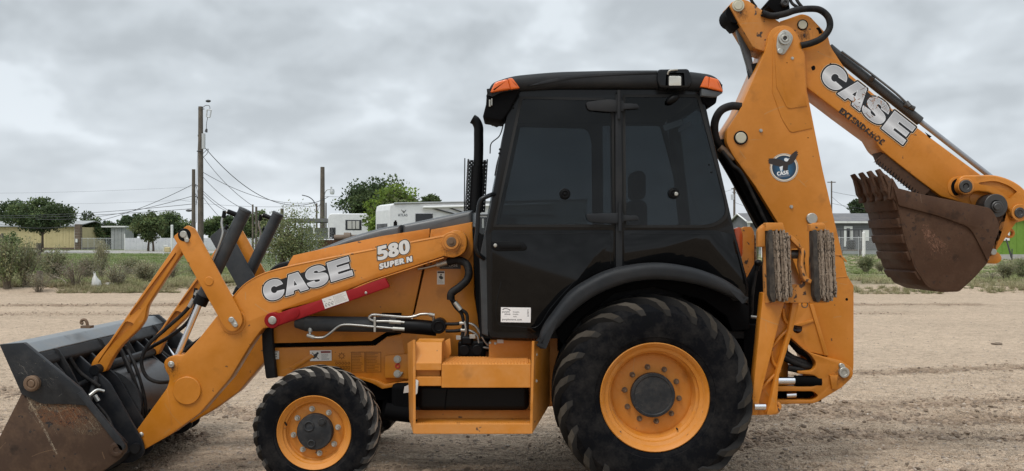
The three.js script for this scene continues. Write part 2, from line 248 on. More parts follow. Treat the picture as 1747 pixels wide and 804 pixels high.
// wheels
function wheel(name, X, Y, zOut, sgn, sp, rot) {
  const w = group(name, machine); w.position.set(X, Y, sgn * (zOut - sp.w)); if (sgn < 0) w.rotation.y = Math.PI;
  const lathe = (pts, n = 96) => new THREE.LatheGeometry(pts.map(([a, r]) => new THREE.Vector2(r, a)), n).rotateX(Math.PI / 2);
  const uvTyre = (g) => g;
  mesh('tyre', toCreasedNormals(lathe(sp.tyre, 120), 0.5), M.rubber, w);
  mesh('rim', toCreasedNormals(lathe(sp.rim, 72), 0.5), M.orangeDust, w);
  mesh('hub_cap', sp.hub(lathe), M.hubcap, w);
  const nut = join([new THREE.CylinderGeometry(sp.nutR * 0.8, sp.nutR * 0.8, 0.03, 6).rotateX(Math.PI / 2).translate(0, 0, 0.018), new THREE.CylinderGeometry(sp.nutR * 1.2, sp.nutR * 1.2, 0.008, 16).rotateX(Math.PI / 2).translate(0, 0, 0.004), new THREE.CylinderGeometry(sp.nutR * 0.42, sp.nutR * 0.42, 0.05, 10).rotateX(Math.PI / 2).translate(0, 0, 0.025)]);
  for (let i = 0; i < sp.nuts; i++) { const a = rot + i / sp.nuts * 2 * Math.PI, o = mesh('wheel_nut', nut, sp.nutM, w); o.geometry = nut; o.position.set(Math.cos(a) * sp.nutC, Math.sin(a) * sp.nutC, sp.face); }
  mesh('valve', bar(V(Math.cos(sp.va) * sp.vr, Math.sin(sp.va) * sp.vr, sp.face + 0.03), V(Math.cos(sp.va) * (sp.vr - 0.02), Math.sin(sp.va) * (sp.vr - 0.02), sp.face + 0.075), 0.006), M.black, w);
  // tread lugs: swept bars from the tread centre over the shoulder
  const lug = (side) => {
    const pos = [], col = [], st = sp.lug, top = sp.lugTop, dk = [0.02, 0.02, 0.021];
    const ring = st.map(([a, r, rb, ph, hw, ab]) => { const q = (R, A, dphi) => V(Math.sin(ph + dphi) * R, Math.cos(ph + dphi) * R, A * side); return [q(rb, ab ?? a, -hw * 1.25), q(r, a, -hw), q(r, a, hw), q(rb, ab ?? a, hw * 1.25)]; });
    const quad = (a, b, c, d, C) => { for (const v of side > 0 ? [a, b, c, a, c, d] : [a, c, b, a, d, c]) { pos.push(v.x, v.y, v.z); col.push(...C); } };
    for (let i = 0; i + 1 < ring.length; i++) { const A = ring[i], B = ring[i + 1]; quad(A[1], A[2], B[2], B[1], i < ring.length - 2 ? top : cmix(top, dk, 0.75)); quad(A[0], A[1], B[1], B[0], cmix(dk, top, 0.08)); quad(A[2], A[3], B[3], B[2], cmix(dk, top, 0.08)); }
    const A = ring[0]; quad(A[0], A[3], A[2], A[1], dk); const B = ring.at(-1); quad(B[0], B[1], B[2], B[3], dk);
    const g = new THREE.BufferGeometry(); g.setAttribute('position', new THREE.Float32BufferAttribute(pos, 3)); g.setAttribute('color', new THREE.Float32BufferAttribute(col, 3)); g.setAttribute('uv', new THREE.Float32BufferAttribute(new Float32Array(pos.length / 3 * 2), 2)); g.computeVertexNormals(); return toCreasedNormals(boxUV(g), 0.5);
  };
  const jr = rng(Math.round(X * 100) + sgn * 7 + 300);
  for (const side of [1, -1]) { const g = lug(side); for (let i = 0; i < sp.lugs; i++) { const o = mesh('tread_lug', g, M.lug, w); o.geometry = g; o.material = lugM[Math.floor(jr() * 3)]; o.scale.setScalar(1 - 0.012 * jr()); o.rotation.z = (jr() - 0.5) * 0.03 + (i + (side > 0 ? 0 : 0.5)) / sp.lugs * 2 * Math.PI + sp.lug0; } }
  return w;
}
M.hubcap = worn([0.02, 0.022, 0.025], { spec: 0.5, dustAmt: 0.06, dark: 0.3, rough: [0.45, 0.6], seed: 21, scale: 2.2, n: 256, scratch: 10 });
M.rearHub = M.hubcap;
const lugM = [1, 0.72, 1.15].map((k) => { const m = M.lug.clone(); m.color.setRGB(k, k * 0.98, k * 0.95); return m; });
const REAR = {
  w: 0.25, face: 0.078, nuts: 10, nutR: 0.0155, nutC: 0.183, nutM: M.boltRust, va: -0.95, vr: 0.285, lugs: 21, lug0: 0.1, lugTop: [0.06, 0.052, 0.043],
  tyre: [[-0.17, 0.345], [-0.215, 0.36], [-0.243, 0.43], [-0.25, 0.50], [-0.238, 0.56], [-0.20, 0.605], [-0.1, 0.626], [0, 0.63], [0.1, 0.626], [0.20, 0.605], [0.238, 0.56], [0.25, 0.50], [0.246, 0.44], [0.238, 0.395], [0.232, 0.392], [0.228, 0.375], [0.215, 0.36], [0.17, 0.345]],
  rim: [[-0.2, 0.33], [0.02, 0.27], [0.07, 0.26], [0.078, 0.25], [0.078, 0.12], [0.0781, 0.25], [0.07, 0.268], [0.09, 0.276], [0.135, 0.282], [0.15, 0.296], [0.175, 0.300], [0.188, 0.322], [0.203, 0.330], [0.214, 0.342], [0.224, 0.352], [0.218, 0.358], [0.2, 0.350], [0.1, 0.33]],
  hub: (L) => [toCreasedNormals(L([[0.05, 0.141], [0.13, 0.141], [0.142, 0.134], [0.142, 0.128], [0.137, 0.123], [0.139, 0.02], [0.139, 0]], 48), 0.6), ringAt(0.146, 0.133, 0.09, 0.05)],
  lug: [[-0.01, 0.668, 0.61, -0.02, 0.034], [0.07, 0.667, 0.61, 0.10, 0.036], [0.14, 0.662, 0.60, 0.24, 0.040], [0.195, 0.652, 0.585, 0.37, 0.044, 0.19], [0.228, 0.628, 0.57, 0.46, 0.046, 0.215], [0.243, 0.585, 0.55, 0.53, 0.044, 0.232], [0.2475, 0.545, 0.53, 0.57, 0.03, 0.24]],
};
function ringAt(R, r, z, d) { return toCreasedNormals(new THREE.LatheGeometry([[r, z], [R, z], [R, z + d - 0.004], [R - 0.004, z + d], [r, z + d], [r, z]].map((p) => new THREE.Vector2(...p)), 48).rotateX(Math.PI / 2), 0.6); }
const FRONT = {
  w: 0.155, face: 0.075, nuts: 8, nutR: 0.0155, nutC: 0.149, nutM: M.zinc, va: 2.85, vr: 0.205, lugs: 24, lug0: 0.05, lugTop: [0.27, 0.245, 0.215],
  tyre: [[-0.12, 0.235], [-0.145, 0.25], [-0.155, 0.30], [-0.152, 0.345], [-0.135, 0.375], [-0.07, 0.389], [0, 0.392], [0.07, 0.389], [0.135, 0.375], [0.152, 0.345], [0.155, 0.30], [0.15, 0.268], [0.146, 0.265], [0.142, 0.25], [0.12, 0.235]],
  rim: [[-0.12, 0.23], [0.0, 0.19], [0.06, 0.178], [0.075, 0.17], [0.075, 0.1], [0.0751, 0.17], [0.068, 0.184], [0.075, 0.192], [0.1, 0.196], [0.105, 0.208], [0.12, 0.212], [0.13, 0.226], [0.138, 0.232], [0.146, 0.241], [0.14, 0.245], [0.12, 0.24], [0.05, 0.225]],
  hub: (L) => [toCreasedNormals(L([[0.05, 0.119], [0.112, 0.119], [0.124, 0.112], [0.126, 0.06], [0.128, 0.055], [0.128, 0]], 48), 0.6), new THREE.TorusGeometry(0.022, 0.006, 8, 24).translate(-0.02, -0.075, 0.127), new THREE.TorusGeometry(0.03, 0.007, 8, 24).translate(-0.035, 0.04, 0.127), new THREE.CylinderGeometry(0.016, 0.018, 0.02, 16).rotateX(Math.PI / 2).translate(0.052, 0.07, 0.132), new THREE.TorusGeometry(0.02, 0.006, 8, 20).translate(0.052, 0.07, 0.133)],
  lug: [[-0.01, 0.420, 0.38, -0.03, 0.038], [0.05, 0.420, 0.38, 0.085, 0.040], [0.10, 0.416, 0.375, 0.19, 0.043], [0.135, 0.402, 0.365, 0.265, 0.044, 0.13], [0.150, 0.375, 0.345, 0.31, 0.046, 0.142]],
};
const RX = 0.93, RY = 0.657, FX = -1.298, FY = 0.418;
wheel('rear_wheel', RX, RY, 1.045, 1, REAR, 0.16 + Math.PI / 10); wheel('rear_wheel', RX, RY, 1.045, -1, REAR, 0.4);
wheel('front_wheel', FX, FY, 0.985, 1, FRONT, 0.17); wheel('front_wheel', FX, FY, 0.985, -1, FRONT, 0.3);

// chassis, axles, engine block
const chassis = group('chassis', machine);
both('frame_rail', plate([[463, 594], [640, 590], [660, 575], [690, 570], [830, 575], [960, 575], [965, 690], [900, 700], [700, 648], [655, 655], [640, 649], [600, 641], [472, 643]], 0.36, 0.05), M.orange, chassis);
mesh('axle', [bar(V(FX, FY, -0.8), V(FX, FY, 0.8), 0.075), box(FX - 0.12, FX + 0.12, FY - 0.1, FY + 0.18, -0.3, 0.3), bar(V(FX, FY, 0.55), V(FX, FY, 0.78), 0.11, 0.13)], M.black, chassis);
mesh('axle', [bar(V(RX, RY, -0.75), V(RX, RY, 0.75), 0.13), box(RX - 0.24, RX + 0.24, RY - 0.2, RY + 0.24, -0.34, 0.34)], M.black, chassis);
mesh('engine_block', [box(-1.6, 0.9, 0.52, 0.98, -0.3, 0.3), rbox(-0.95, 0.2, 0.36, 0.7, -0.27, 0.3, 0.05), rbox(-0.86, -0.7, 0.40, 0.66, 0.2, 0.45, 0.04), bar(V(-1.2, 0.42, 0.05), V(0.9, 0.5, 0.0), 0.05), bar(V(-0.9, 0.46, 0.42), V(-0.66, 0.43, 0.42), 0.06)], M.deepBlack, chassis);
mesh('frame_rail', [plate([[925, 576], [1000, 576], [1000, 690], [936, 690]], 0.5, 0.06)], M.orangeDirty, chassis);
mesh('nose_guard', [plate([[445, 552], [463, 552], [466, 600], [471, 645], [453, 647, 4], [447, 600]], 0.41, 0.82, { b: 0.012 })], M.grille, chassis);
mesh('nose_grille', [plate([[447, 560], [447, 480, 30], [462, 455, 20], [485, 446, 12], [500, 446], [500, 560]], 0.35, 0.7, { b: 0.02 })], M.black, chassis);
mesh('mount_plate', [plate([[657, 607], [698, 604], [698, 647], [656, 645]], 0.395, 0.03), plate([[600, 642], [640, 648], [657, 656], [698, 650], [698, 656], [652, 664], [636, 655]], 0.40, 0.09)], M.orange, chassis);
for (const y of [613, 638]) mesh('bolt', hex(678, y, 0.397, 6.5, 0.02), M.zinc, chassis);
mesh('grease_point', ringz(678, 625, 0.403, 4.5, 2.2, 0.012, 18), M.redRing, chassis);
mesh('lifting_bar', plate([[493, 627], [530, 604], [536, 609], [500, 632]], 0.372, 0.02), M.orange, chassis);
const textLines = (ctx, x, y, w, n, dy, r, col, lw = 3) => { ctx.strokeStyle = col; ctx.lineWidth = lw; for (let i = 0; i < n; i++) { ctx.setLineDash([6 + 10 * r(), 3, 4 + 8 * r(), 3]); ctx.beginPath(); ctx.moveTo(x, y + i * dy); ctx.lineTo(x + w * (0.6 + 0.4 * r()), y + i * dy); ctx.stroke(); } ctx.setLineDash([]); };
decal('safety_sticker', 470, 606, 0.3665, 12, 14, 0, 96, 112, (c, W, H) => { c.fillStyle = '#cfc8bd'; c.fillRect(0, 0, W, H); c.strokeStyle = c.fillStyle = '#222'; c.lineWidth = 8; c.beginPath(); c.arc(44, 62, 20, 0.4, 5); c.stroke(); c.beginPath(); c.arc(56, 44, 10, 0, 7); c.fill(); c.fillRect(20, 8, 56, 10); }, chassis);
decal('safety_sticker', 547, 607, 0.3665, 37, 18, -0.02, 296, 144, (c, W, H) => { c.fillStyle = '#d9d4cc'; c.fillRect(0, 0, W, H); c.fillStyle = '#262626'; c.beginPath(); c.ellipse(70, 78, 44, 24, -0.8, 0, 7); c.fill(); c.beginPath(); c.arc(105, 40, 16, 0, 7); c.fill(); c.strokeStyle = '#262626'; c.lineWidth = 10; c.beginPath(); c.moveTo(30, 30); c.lineTo(120, 120); c.stroke(); c.fillStyle = '#7b2320'; c.fillRect(150, 12, 134, 26); textLines(c, 158, 56, 118, 6, 14, rng(3), '#5a5752', 5); }, chassis);
decal('printed_chart', 610, 618, 0.3665, 82, 36, 0, 656, 288, (c, W, H) => { const r = rng(8); c.strokeStyle = 'rgba(70,34,10,0.75)'; c.lineWidth = 6; c.strokeRect(245, 8, 180, 272); c.strokeRect(440, 8, 205, 272); for (let i = 0; i < 12; i++) textLines(c, 252, 24 + i * 21, 165, 1, 1, r, 'rgba(70,34,10,0.7)', 7); for (let i = 0; i < 12; i++) textLines(c, 448, 24 + i * 21, 185, 1, 1, r, 'rgba(70,34,10,0.7)', 7); c.beginPath(); c.arc(110, 60, 30, 0, 7); c.stroke(); for (let i = 0; i < 8; i++) { c.beginPath(); c.moveTo(110 + 34 * Math.cos(i * 0.785), 60 + 34 * Math.sin(i * 0.785)); c.lineTo(110 + 50 * Math.cos(i * 0.785), 60 + 50 * Math.sin(i * 0.785)); c.stroke(); } for (let i = 0; i < 5; i++) { c.beginPath(); c.arc(40 + i * 42, 160, 14, 0, 7); c.stroke(); c.strokeRect(28 + i * 42, 200, 26, 40); } textLines(c, 10, 130, 220, 1, 1, r, 'rgba(70,34,10,0.7)', 6); textLines(c, 10, 262, 220, 1, 1, r, 'rgba(70,34,10,0.7)', 6); }, chassis);

// hood
const hood = group('hood', machine);
both('side_panel', plate([[466, 586], [466, 500], [494, 446], [500, 436], [566, 421], [651, 403], [733, 390], [733, 400], [722, 452], [703, 541], [678, 556], [634, 582]], 0.365, 0.03), M.orange, hood);
both('side_panel', plate([[735, 392], [806, 379], [809, 505], [821, 575], [821, 606], [690, 606], [684, 570], [706, 541], [726, 452]], 0.365, 0.03), M.orange, hood);
mesh('hood_cover', [plate([[500, 437], [541, 426], [596, 404, 20], [653, 388, 10], [683, 383.5], [683, 410], [566, 430]], 0.35, 0.70, { b: 0.035, bs: 4 }), plate([[687, 383], [740, 372, 20], [799, 359], [806, 359], [806, 386], [733, 398], [687, 406]], 0.35, 0.70, { b: 0.035, bs: 4 })], M.hood, hood);
mesh('hood_rib', [plate([[660, 389], [684, 385.5], [684, 390], [660, 394]], 0.30, 0.05)], M.hood, hood);
mesh('hood_latch', [pbox(671, 378, 677, 388, 0.31, 0.03), pbox(673, 376, 676, 380, 0.32, 0.02, 0.004)], M.black, hood);
mesh('recess', [pbox(651, 534, 685, 541, 0.367, 0.01, 0.002)], M.deepBlack, hood);
const model = decal('model_name', 675, 436, 0.5535, 72, 54, -0.24, 576, 432, (c) => {
  c.save(); c.transform(1, 0, -0.16, 1, 62, 0);
  heavy(c, '580', 6, 220, 238, 1.16, 16, '#d5d3d0', '#1c1a1a', 22, '#d99a55', 10);
  heavy(c, 'SUPER N', 22, 345, 94, 1.22, 9, '#d5d3d0', '#2a1a10', 14, null, 0); c.restore();
}, hood);
decal('hood_marking', 768, 453.5, 0.3675, 36, 11, 0, 288, 88, (c, W, H) => { c.fillStyle = '#1b1c1e'; c.fillRect(0, 20, W, H - 20); c.fillStyle = '#b9b9ba'; c.font = 'bold 54px sans-serif'; c.fillText('CASE', 120, 56); textLines(c, 30, 72, 220, 1, 1, rng(4), '#77787a', 8); }, hood);
decal('warning_sticker', 752, 474, 0.3672, 13, 23, 0, 104, 184, (c, W, H) => { c.fillStyle = '#d6d0c6'; c.fillRect(0, 0, W, H); c.fillStyle = '#3a2019'; c.fillRect(6, 6, W - 12, 24); c.fillStyle = '#222'; c.beginPath(); c.arc(55, 52, 12, 0, 7); c.fill(); c.beginPath(); c.ellipse(55, 90, 30, 22, 0.5, 0, 7); c.fill(); textLines(c, 12, 124, 80, 4, 14, rng(5), '#777', 5); }, hood);

// exhaust stack
const exhaust = group('exhaust_stack', machine), ez = 0.12;
mesh('pipe', [tube([[806, 203, ez], [811, 206, ez], [816, 216, ez], [816.5, 230, ez], [816, 275, ez], [812, 320, ez], [810, 362, ez]], 0.036, 60, 18)], M.black, exhaust);
{
  const c = document.createElement('canvas'); c.width = 64; c.height = 64; const q = c.getContext('2d'); q.fillStyle = '#fff'; q.fillRect(0, 0, 64, 64); q.fillStyle = '#000'; for (const [x, y] of [[16, 16], [48, 48], [16, 80], [48, -16], [80, 16], [-16, 48]]) { q.beginPath(); q.arc(x, y, 8.5, 0, 7); q.fill(); }
  const t = new THREE.CanvasTexture(c); t.wrapS = t.wrapT = THREE.RepeatWrapping; t.repeat.set(9, 14);
  const m = std({ color: new THREE.Color(0.016, 0.016, 0.018), roughness: 0.6, alphaMap: t, alphaTest: 0.5, side: THREE.DoubleSide });
  const b = P(810, 362, ez), tp = P(815, 272, ez), g = new THREE.CylinderGeometry(0.077, 0.077, tp.y - b.y, 28, 1, true, Math.PI * 0.35, Math.PI * 1.35);
  const h = g.translate(0, (tp.y - b.y) / 2, 0); const p = h.attributes.position; for (let i = 0; i < p.count; i++) p.setX(i, p.getX(i) + (tp.x - b.x) * p.getY(i) / (tp.y - b.y));
  mesh('heat_shield', h.translate(b.x, b.y, b.z), m, exhaust, true);
  mesh('shield_band', [bar(P(793, 270, ez), P(792, 362, ez), 0.004), bar(P(827, 276, ez + 0.03), P(822, 362, ez + 0.03), 0.006)], M.black, exhaust);
}

mesh('muffler', bar(P(810.5, 363, ez), P(814, 284, ez), 0.047, 0.044, 24), M.black, exhaust);
// loader arms
const ARM = [[757, 401], [600, 431], [492, 453, 20], [446, 466, 24], [416, 484, 24], [396, 506], [340, 577], [312, 607, 6], [293, 606, 12], [278, 616, 10], [281, 632, 10], [290, 645, 10], [284, 663], [232, 735], [247, 767], [291, 742], [340, 706], [392, 646], [430, 583, 20], [449, 559, 8], [464, 560, 14], [478, 546, 10], [478, 530, 8], [555, 511], [626, 481], [700, 456], [757, 437], [775, 441, 10], [796, 430, 14], [797, 400, 16], [778, 391, 10]];
for (const s of [1, -1]) {
  const arm = group('loader_arm', machine), q = (g) => (Array.isArray(g) ? g.filter(Boolean) : [g]).map((e) => (s > 0 ? join(e) : mir(join(e)))), put = (n, g, m) => mesh(n, q(g), m, arm);
  put('arm_beam', [plate(ARM, 0.55, 0.16, { b: 0.007 })], M.orange);
  // welded edge strip along the top flange and along the lower edge
  put('edge_weld', [tube(ARM.slice(0, 6).map((p) => [p[0], p[1] + 2.5, 0.549]), 0.0045), tube([[478, 534, 0.549], [555, 513.5, 0.549], [626, 483.5, 0.549], [700, 458.5, 0.549], [757, 440, 0.549]], 0.004)], M.orange);
  put('boss', [disc(318, 667, 0.565, 24, 0.02), disc(397, 549, 0.556, 22, 0.012)], M.orange);
  put('rib', [plate([[283, 664], [286, 664], [294, 724], [291, 726]], 0.5515, 0.003, { b: 0.001 })], M.orange);
  put('pivot_plate', [plate([[737, 397, 6], [744, 391, 5], [805, 379, 4], [808, 430, 18], [799, 446, 12], [786, 448, 8], [757, 440], [740, 440]], 0.385, 0.018)], M.orange);
  put('pivot_boss', [ringz(770, 413, 0.575, 13, 8, 0.05), disc(770, 413, 0.556, 17, 0.02)], M.orangeDirty);
  put('pivot_pin', [disc(770, 413, 0.578, 8.6, 0.05), hex(770, 413, 0.578, 4.5)], M.boltRust);
  for (const [x, y, r, z] of [[291, 622, 5.5, 0.552], [240, 742, 4, 0.552]]) put('pin', [disc(x, y, z + 0.006, r, 0.02), disc(x, y, z + 0.01, r * 0.5, 0.02)], M.zinc);
  // tilt levers
  const lever = [[295, 404, 4], [319, 384, 4], [332, 390, 4], [411, 535, 6], [414, 552, 10], [403, 566, 10], [389, 566, 8], [379, 553, 6]];
  mesh('tilt_lever', q([plate(lever, 0.588, 0.022)]), M.orange, arm);
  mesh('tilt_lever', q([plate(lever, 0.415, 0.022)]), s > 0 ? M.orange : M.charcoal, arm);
  put('boss', [disc(356, 480, 0.593, 8, 0.012), s < 0 && mir(disc(418, 468, -0.40, 8, 0.012))], M.orange);
  put('pin', [disc(314, 401, 0.591, 11.5, 0.02), ], M.black);
  put('pin_retainer', [plate([[309, 396, 4], [316, 393, 4], [323, 412, 4], [316, 414, 4]], 0.598, 0.01), disc(312, 400, 0.602, 6, 0.014), disc(318, 410, 0.602, 4, 0.012)], M.zinc);
  put('pin_retainer', [plate([[389, 544, 5], [396, 540, 5], [406, 553, 5], [398, 559, 5]], 0.594, 0.006), disc(394, 546, 0.6, 5, 0.014), disc(401, 555, 0.6, 4, 0.012)], M.zinc);
  put('pin_rod', [bar(P(314, 401, 0.58), P(314, 401, 0.58).setZ(0.36), 0.03), bar(P(397, 549, 0.58), P(397, 549, 0.58).setZ(0.36), 0.03)], M.steelDark);
  // cast tilt links with sunk pockets
  const LK = [[301, 416, 8], [314, 398, 10], [324, 404, 10], [309, 432], [250, 522, 8], [246, 546, 8], [235, 562, 14], [205, 590, 20], [190, 612, 10], [178, 637, 8], [153, 630, 8], [158, 614, 14], [185, 585]];
  const pk1 = [[300, 428, 6], [302, 434, 5], [248, 513, 4], [238, 528, 6], [222, 541, 10], [219, 536, 5]], pk2 = [[214, 546, 6], [230, 551, 8], [226, 558, 8], [197, 583, 10], [178, 606, 8], [168, 622, 3], [165, 618, 4]];
  put('tilt_link', [plate(LK, 0.525, 0.07, { holes: [pk1, pk2], b: 0.005 }), plate(LK.map(([x, y, r]) => [x, y, r]), 0.506, 0.03, { b: 0.002 })], M.orange);
  // tilt cylinder
  const cyl = group('tilt_cylinder', machine), pc = (n, g, m) => mesh(n, q(g), m, cyl), zc = 0.47;
  const A = P(417.5, 360, zc), B = P(347, 505, zc), D = P(340, 519, zc), R0 = P(296, 622, zc);
  pc('barrel', [bar(B, A, 0.0455, 0.0455, 28), bar(A, A.clone().lerp(B, -0.02), 0.049, 0.045, 28), bar(A.clone().lerp(B, 0.045), A.clone().lerp(B, 0.052), 0.0462, 0.0462, 28)], M.charcoal);
  pc('gland', [bar(D, B, 0.05, 0.05, 28)], M.black);
  pc('rod', [bar(R0, D, 0.0215)], M.chrome);
  pc('rod_eye', [bar(R0.clone().setZ(zc + 0.06), R0.clone().setZ(zc - 0.06), 0.045)], M.black);
  pc('pressure_tube', [tube([[362, 447, zc + 0.035], [376, 412, zc + 0.035], [380, 396, zc + 0.03], [378, 380, zc + 0.02], [383, 364, zc + 0.01], [391, 361, zc + 0.01], [400, 367, zc]], 0.0085, 50)], M.steelTube);
  pc('fitting', [bar(P(388, 361, zc + 0.01), P(404, 367, zc), 0.018), bar(P(383, 360, zc + 0.01), P(381, 372, zc + 0.012), 0.014), bar(P(384, 391, zc + 0.03), P(388, 385, zc + 0.03), 0.012)], M.black);
}

// letters on the near arm
decal('maker_logo', 523, 477, 0.5545, 170, 46, -0.302, 1536, 416, (c, W, H) => { c.save(); c.translate(W * 0.022, H * 0.07); c.transform(1, 0, -0.06, 1, 24, 0); bigLetters(c, W * 0.95, H * 0.86); c.restore(); }, machine, 0.4);
// hoses on the loader front
const fh = group('loader_hoses', machine);
for (const [i, p] of [
  [[334, 492, 0.42], [330, 512, 0.42], [315, 532, 0.42], [283, 561, 0.44], [252, 590, 0.46], [241, 618, 0.47], [250, 643, 0.47], [268, 652, 0.46], [290, 652, 0.4]],
  [[337, 500, 0.43], [331, 530, 0.42], [318, 552, 0.4], [290, 574, 0.38], [262, 590, 0.3], [245, 600, 0.1]],
  [[392, 520, 0.36], [370, 552, 0.35], [345, 576, 0.34], [318, 596, 0.34], [300, 616, 0.36]],
  [[372, 562, 0.35], [340, 580, 0.3], [312, 606, 0.3], [300, 625, 0.32]],
  [[205, 598, 0.25], [222, 640, 0.25], [240, 690, 0.2], [245, 720, 0.15]], [[215, 590, 0.2], [235, 640, 0.2], [250, 700, 0.15]],
].entries()) mesh('hose', tube(p, i < 4 ? 0.0135 : 0.011, 60), M.hose, fh);
mesh('hose_fitting', [bar(P(331, 510, 0.42), P(323, 524, 0.42), 0.017), bar(P(334, 504, 0.42), P(338, 496, 0.42), 0.02)], M.steelTube, fh);

// safety strut, lift cylinder and its pipes on the near side
const strut = group('safety_strut', machine);
mesh('strut_bar', [plate([[470, 536], [549, 511, 3], [657, 474, 3], [665, 490, 3], [552, 530], [473, 557]], 0.612, 0.045, { b: 0.005 }), plate([[468, 537], [505, 524, 6], [512, 532, 6], [508, 542, 6], [474, 556]], 0.618, 0.01), disc(464, 547, 0.62, 13.5, 0.07)], M.red, strut);
mesh('pin', [disc(464, 547, 0.63, 7, 0.05), hex(464, 547, 0.63, 4.5, 0.008)], M.zinc, strut);
mesh('latch_pin', [disc(624, 500, 0.617, 2.4, 0.02, 12)], M.zinc, strut);
decal('instruction_sticker', 572, 512, 0.6135, 43, 17.5, -0.325, 430, 176, (c, W, H) => { c.fillStyle = '#d5d0ca'; c.fillRect(0, 0, W, H); const r = rng(6); c.strokeStyle = '#333'; c.lineWidth = 6; for (let k = 0; k < 3; k++) { c.beginPath(); c.moveTo(20 + k * 55, 130); c.lineTo(45 + k * 55, 90); c.lineTo(70 + k * 55, 120); c.stroke(); c.beginPath(); c.arc(35 + k * 55, 140, 12, 0, 7); c.stroke(); } c.beginPath(); c.moveTo(20, 40); c.lineTo(40, 60); c.moveTo(110, 40); c.lineTo(150, 60); c.stroke(); c.lineWidth = 3; c.beginPath(); c.moveTo(200, 10); c.lineTo(200, 166); c.stroke(); textLines(c, 215, 30, 200, 8, 17, r, '#6b6762', 5); }, strut);
const lift = group('lift_cylinder', machine), zl = 0.475;
mesh('barrel', [bar(P(522, 552.5, zl), P(700, 554.5, zl), 0.054, 0.054, 28), bar(P(503, 553, zl), P(522, 552.5, zl), 0.026, 0.054, 28)], M.charcoal, lift);
mesh('hose_cover', [tube([[676, 555, zl + 0.02], [690, 556, zl + 0.025], [715, 558, zl + 0.03], [745, 561, zl + 0.02]], 0.053, 30, 14), disc(748, 557, zl + 0.085, 13, 0.12), ringz(748, 557, zl + 0.093, 9, 7, 0.02)], M.black, lift);
mesh('pressure_tube', [tube([[529, 561, zl + 0.03], [529, 572, zl + 0.045], [534, 575.5, zl + 0.05], [551, 576, zl + 0.055], [560, 571, zl + 0.058], [577, 557.5, zl + 0.06], [585, 554.6, zl + 0.062], [640, 558, zl + 0.068], [684, 562, zl + 0.07]], 0.0095, 90), tube([[690, 550.5, zl + 0.07], [660, 548.5, zl + 0.068], [637, 547.5, zl + 0.066], [629.5, 543, zl + 0.066], [634, 538, zl + 0.066], [660, 539, zl + 0.066], [697, 541.5, zl + 0.066], [707, 540, zl + 0.066], [718, 536.5, zl + 0.066], [734, 537, zl + 0.066], [739, 541, zl + 0.06], [740, 549, zl + 0.05]], 0.0095, 110)], M.steelTube, lift);
mesh('clamp', [pbox(637, 541, 641, 567, zl + 0.085, 0.02, 0.004)], M.zinc, lift);
mesh('fitting', [bar(P(664, 549, zl + 0.068), P(684, 550.3, zl + 0.07), 0.014), bar(P(670, 560.8, zl + 0.07), P(690, 562, zl + 0.07), 0.014), bar(P(524, 572, zl + 0.045), P(536, 576, zl + 0.05), 0.014), bar(P(529, 558, zl + 0.03), P(529, 567, zl + 0.04), 0.016), bar(P(732, 536.5, zl + 0.066), P(741, 538.5, zl + 0.062), 0.014)], M.zinc, lift);
// valve and hoses before the cab
const valve = group('control_hoses', machine), zv = 0.55;
mesh('hose_cover', tube([[764, 447, 0.46], [780, 444, 0.48], [795, 450, 0.5], [800, 464, 0.52], [797, 477, 0.53], [784, 490, 0.54], [770, 501, 0.55], [769, 512, 0.55]], 0.028, 70, 12), M.hose, valve);
mesh('hose', [tube([[769, 510, 0.55], [777, 524, 0.55], [787, 535, 0.55], [790, 545, 0.55], [790, 562, 0.55], [787, 580, 0.55]], 0.012), tube([[773, 512, 0.56], [784, 526, 0.56], [796, 536, 0.56], [797, 552, 0.56], [797, 580, 0.56]], 0.012), tube([[760, 553, zv], [775, 553, zv], [786, 552, zv]], 0.012), tube([[760, 565, zv], [775, 565, zv], [792, 563, zv]], 0.012)], M.hose, valve);
mesh('pressure_tube', [tube([[713, 459, 0.42], [725, 457, 0.43], [738, 454, 0.44], [750, 450, 0.45]], 0.010), tube([[780, 552, zv], [800, 552, zv], [812, 558, zv], [820, 571, zv], [832, 588, zv], [845, 590, zv]], 0.0095), tube([[788, 563.5, zv], [803, 565, zv], [814, 573, zv], [818, 588, zv], [826, 593, zv], [842, 594, zv]], 0.0095), tube([[792, 578, zv], [795, 565, zv + 0.02], [793, 548, zv + 0.02]], 0.009), tube([[687, 635, 0.4], [683, 641, 0.4]], 0.008)], M.steelTube, valve);
mesh('fitting', [bar(P(745, 452, 0.45), P(764, 447, 0.46), 0.02), bar(P(776, 516, 0.555), P(786, 529, 0.56), 0.017), bar(P(784, 552, zv), P(794, 552, zv), 0.014), bar(P(786, 563.5, zv), P(796, 564, zv), 0.014)], M.zinc, valve);
mesh('valve_block', [pbox(781, 582, 828, 612, 0.56, 0.18, 0.02), pbox(786, 574, 806, 590, 0.58, 0.12, 0.02), disc(792, 598, 0.585, 9, 0.05), disc(814, 598, 0.585, 9, 0.05)], M.black, valve);
mesh('label_tag', [pbox(778, 573, 786, 580, 0.59, 0.006, 0.002), pbox(801, 571, 811, 578, 0.59, 0.006, 0.002)], M.zinc, valve);

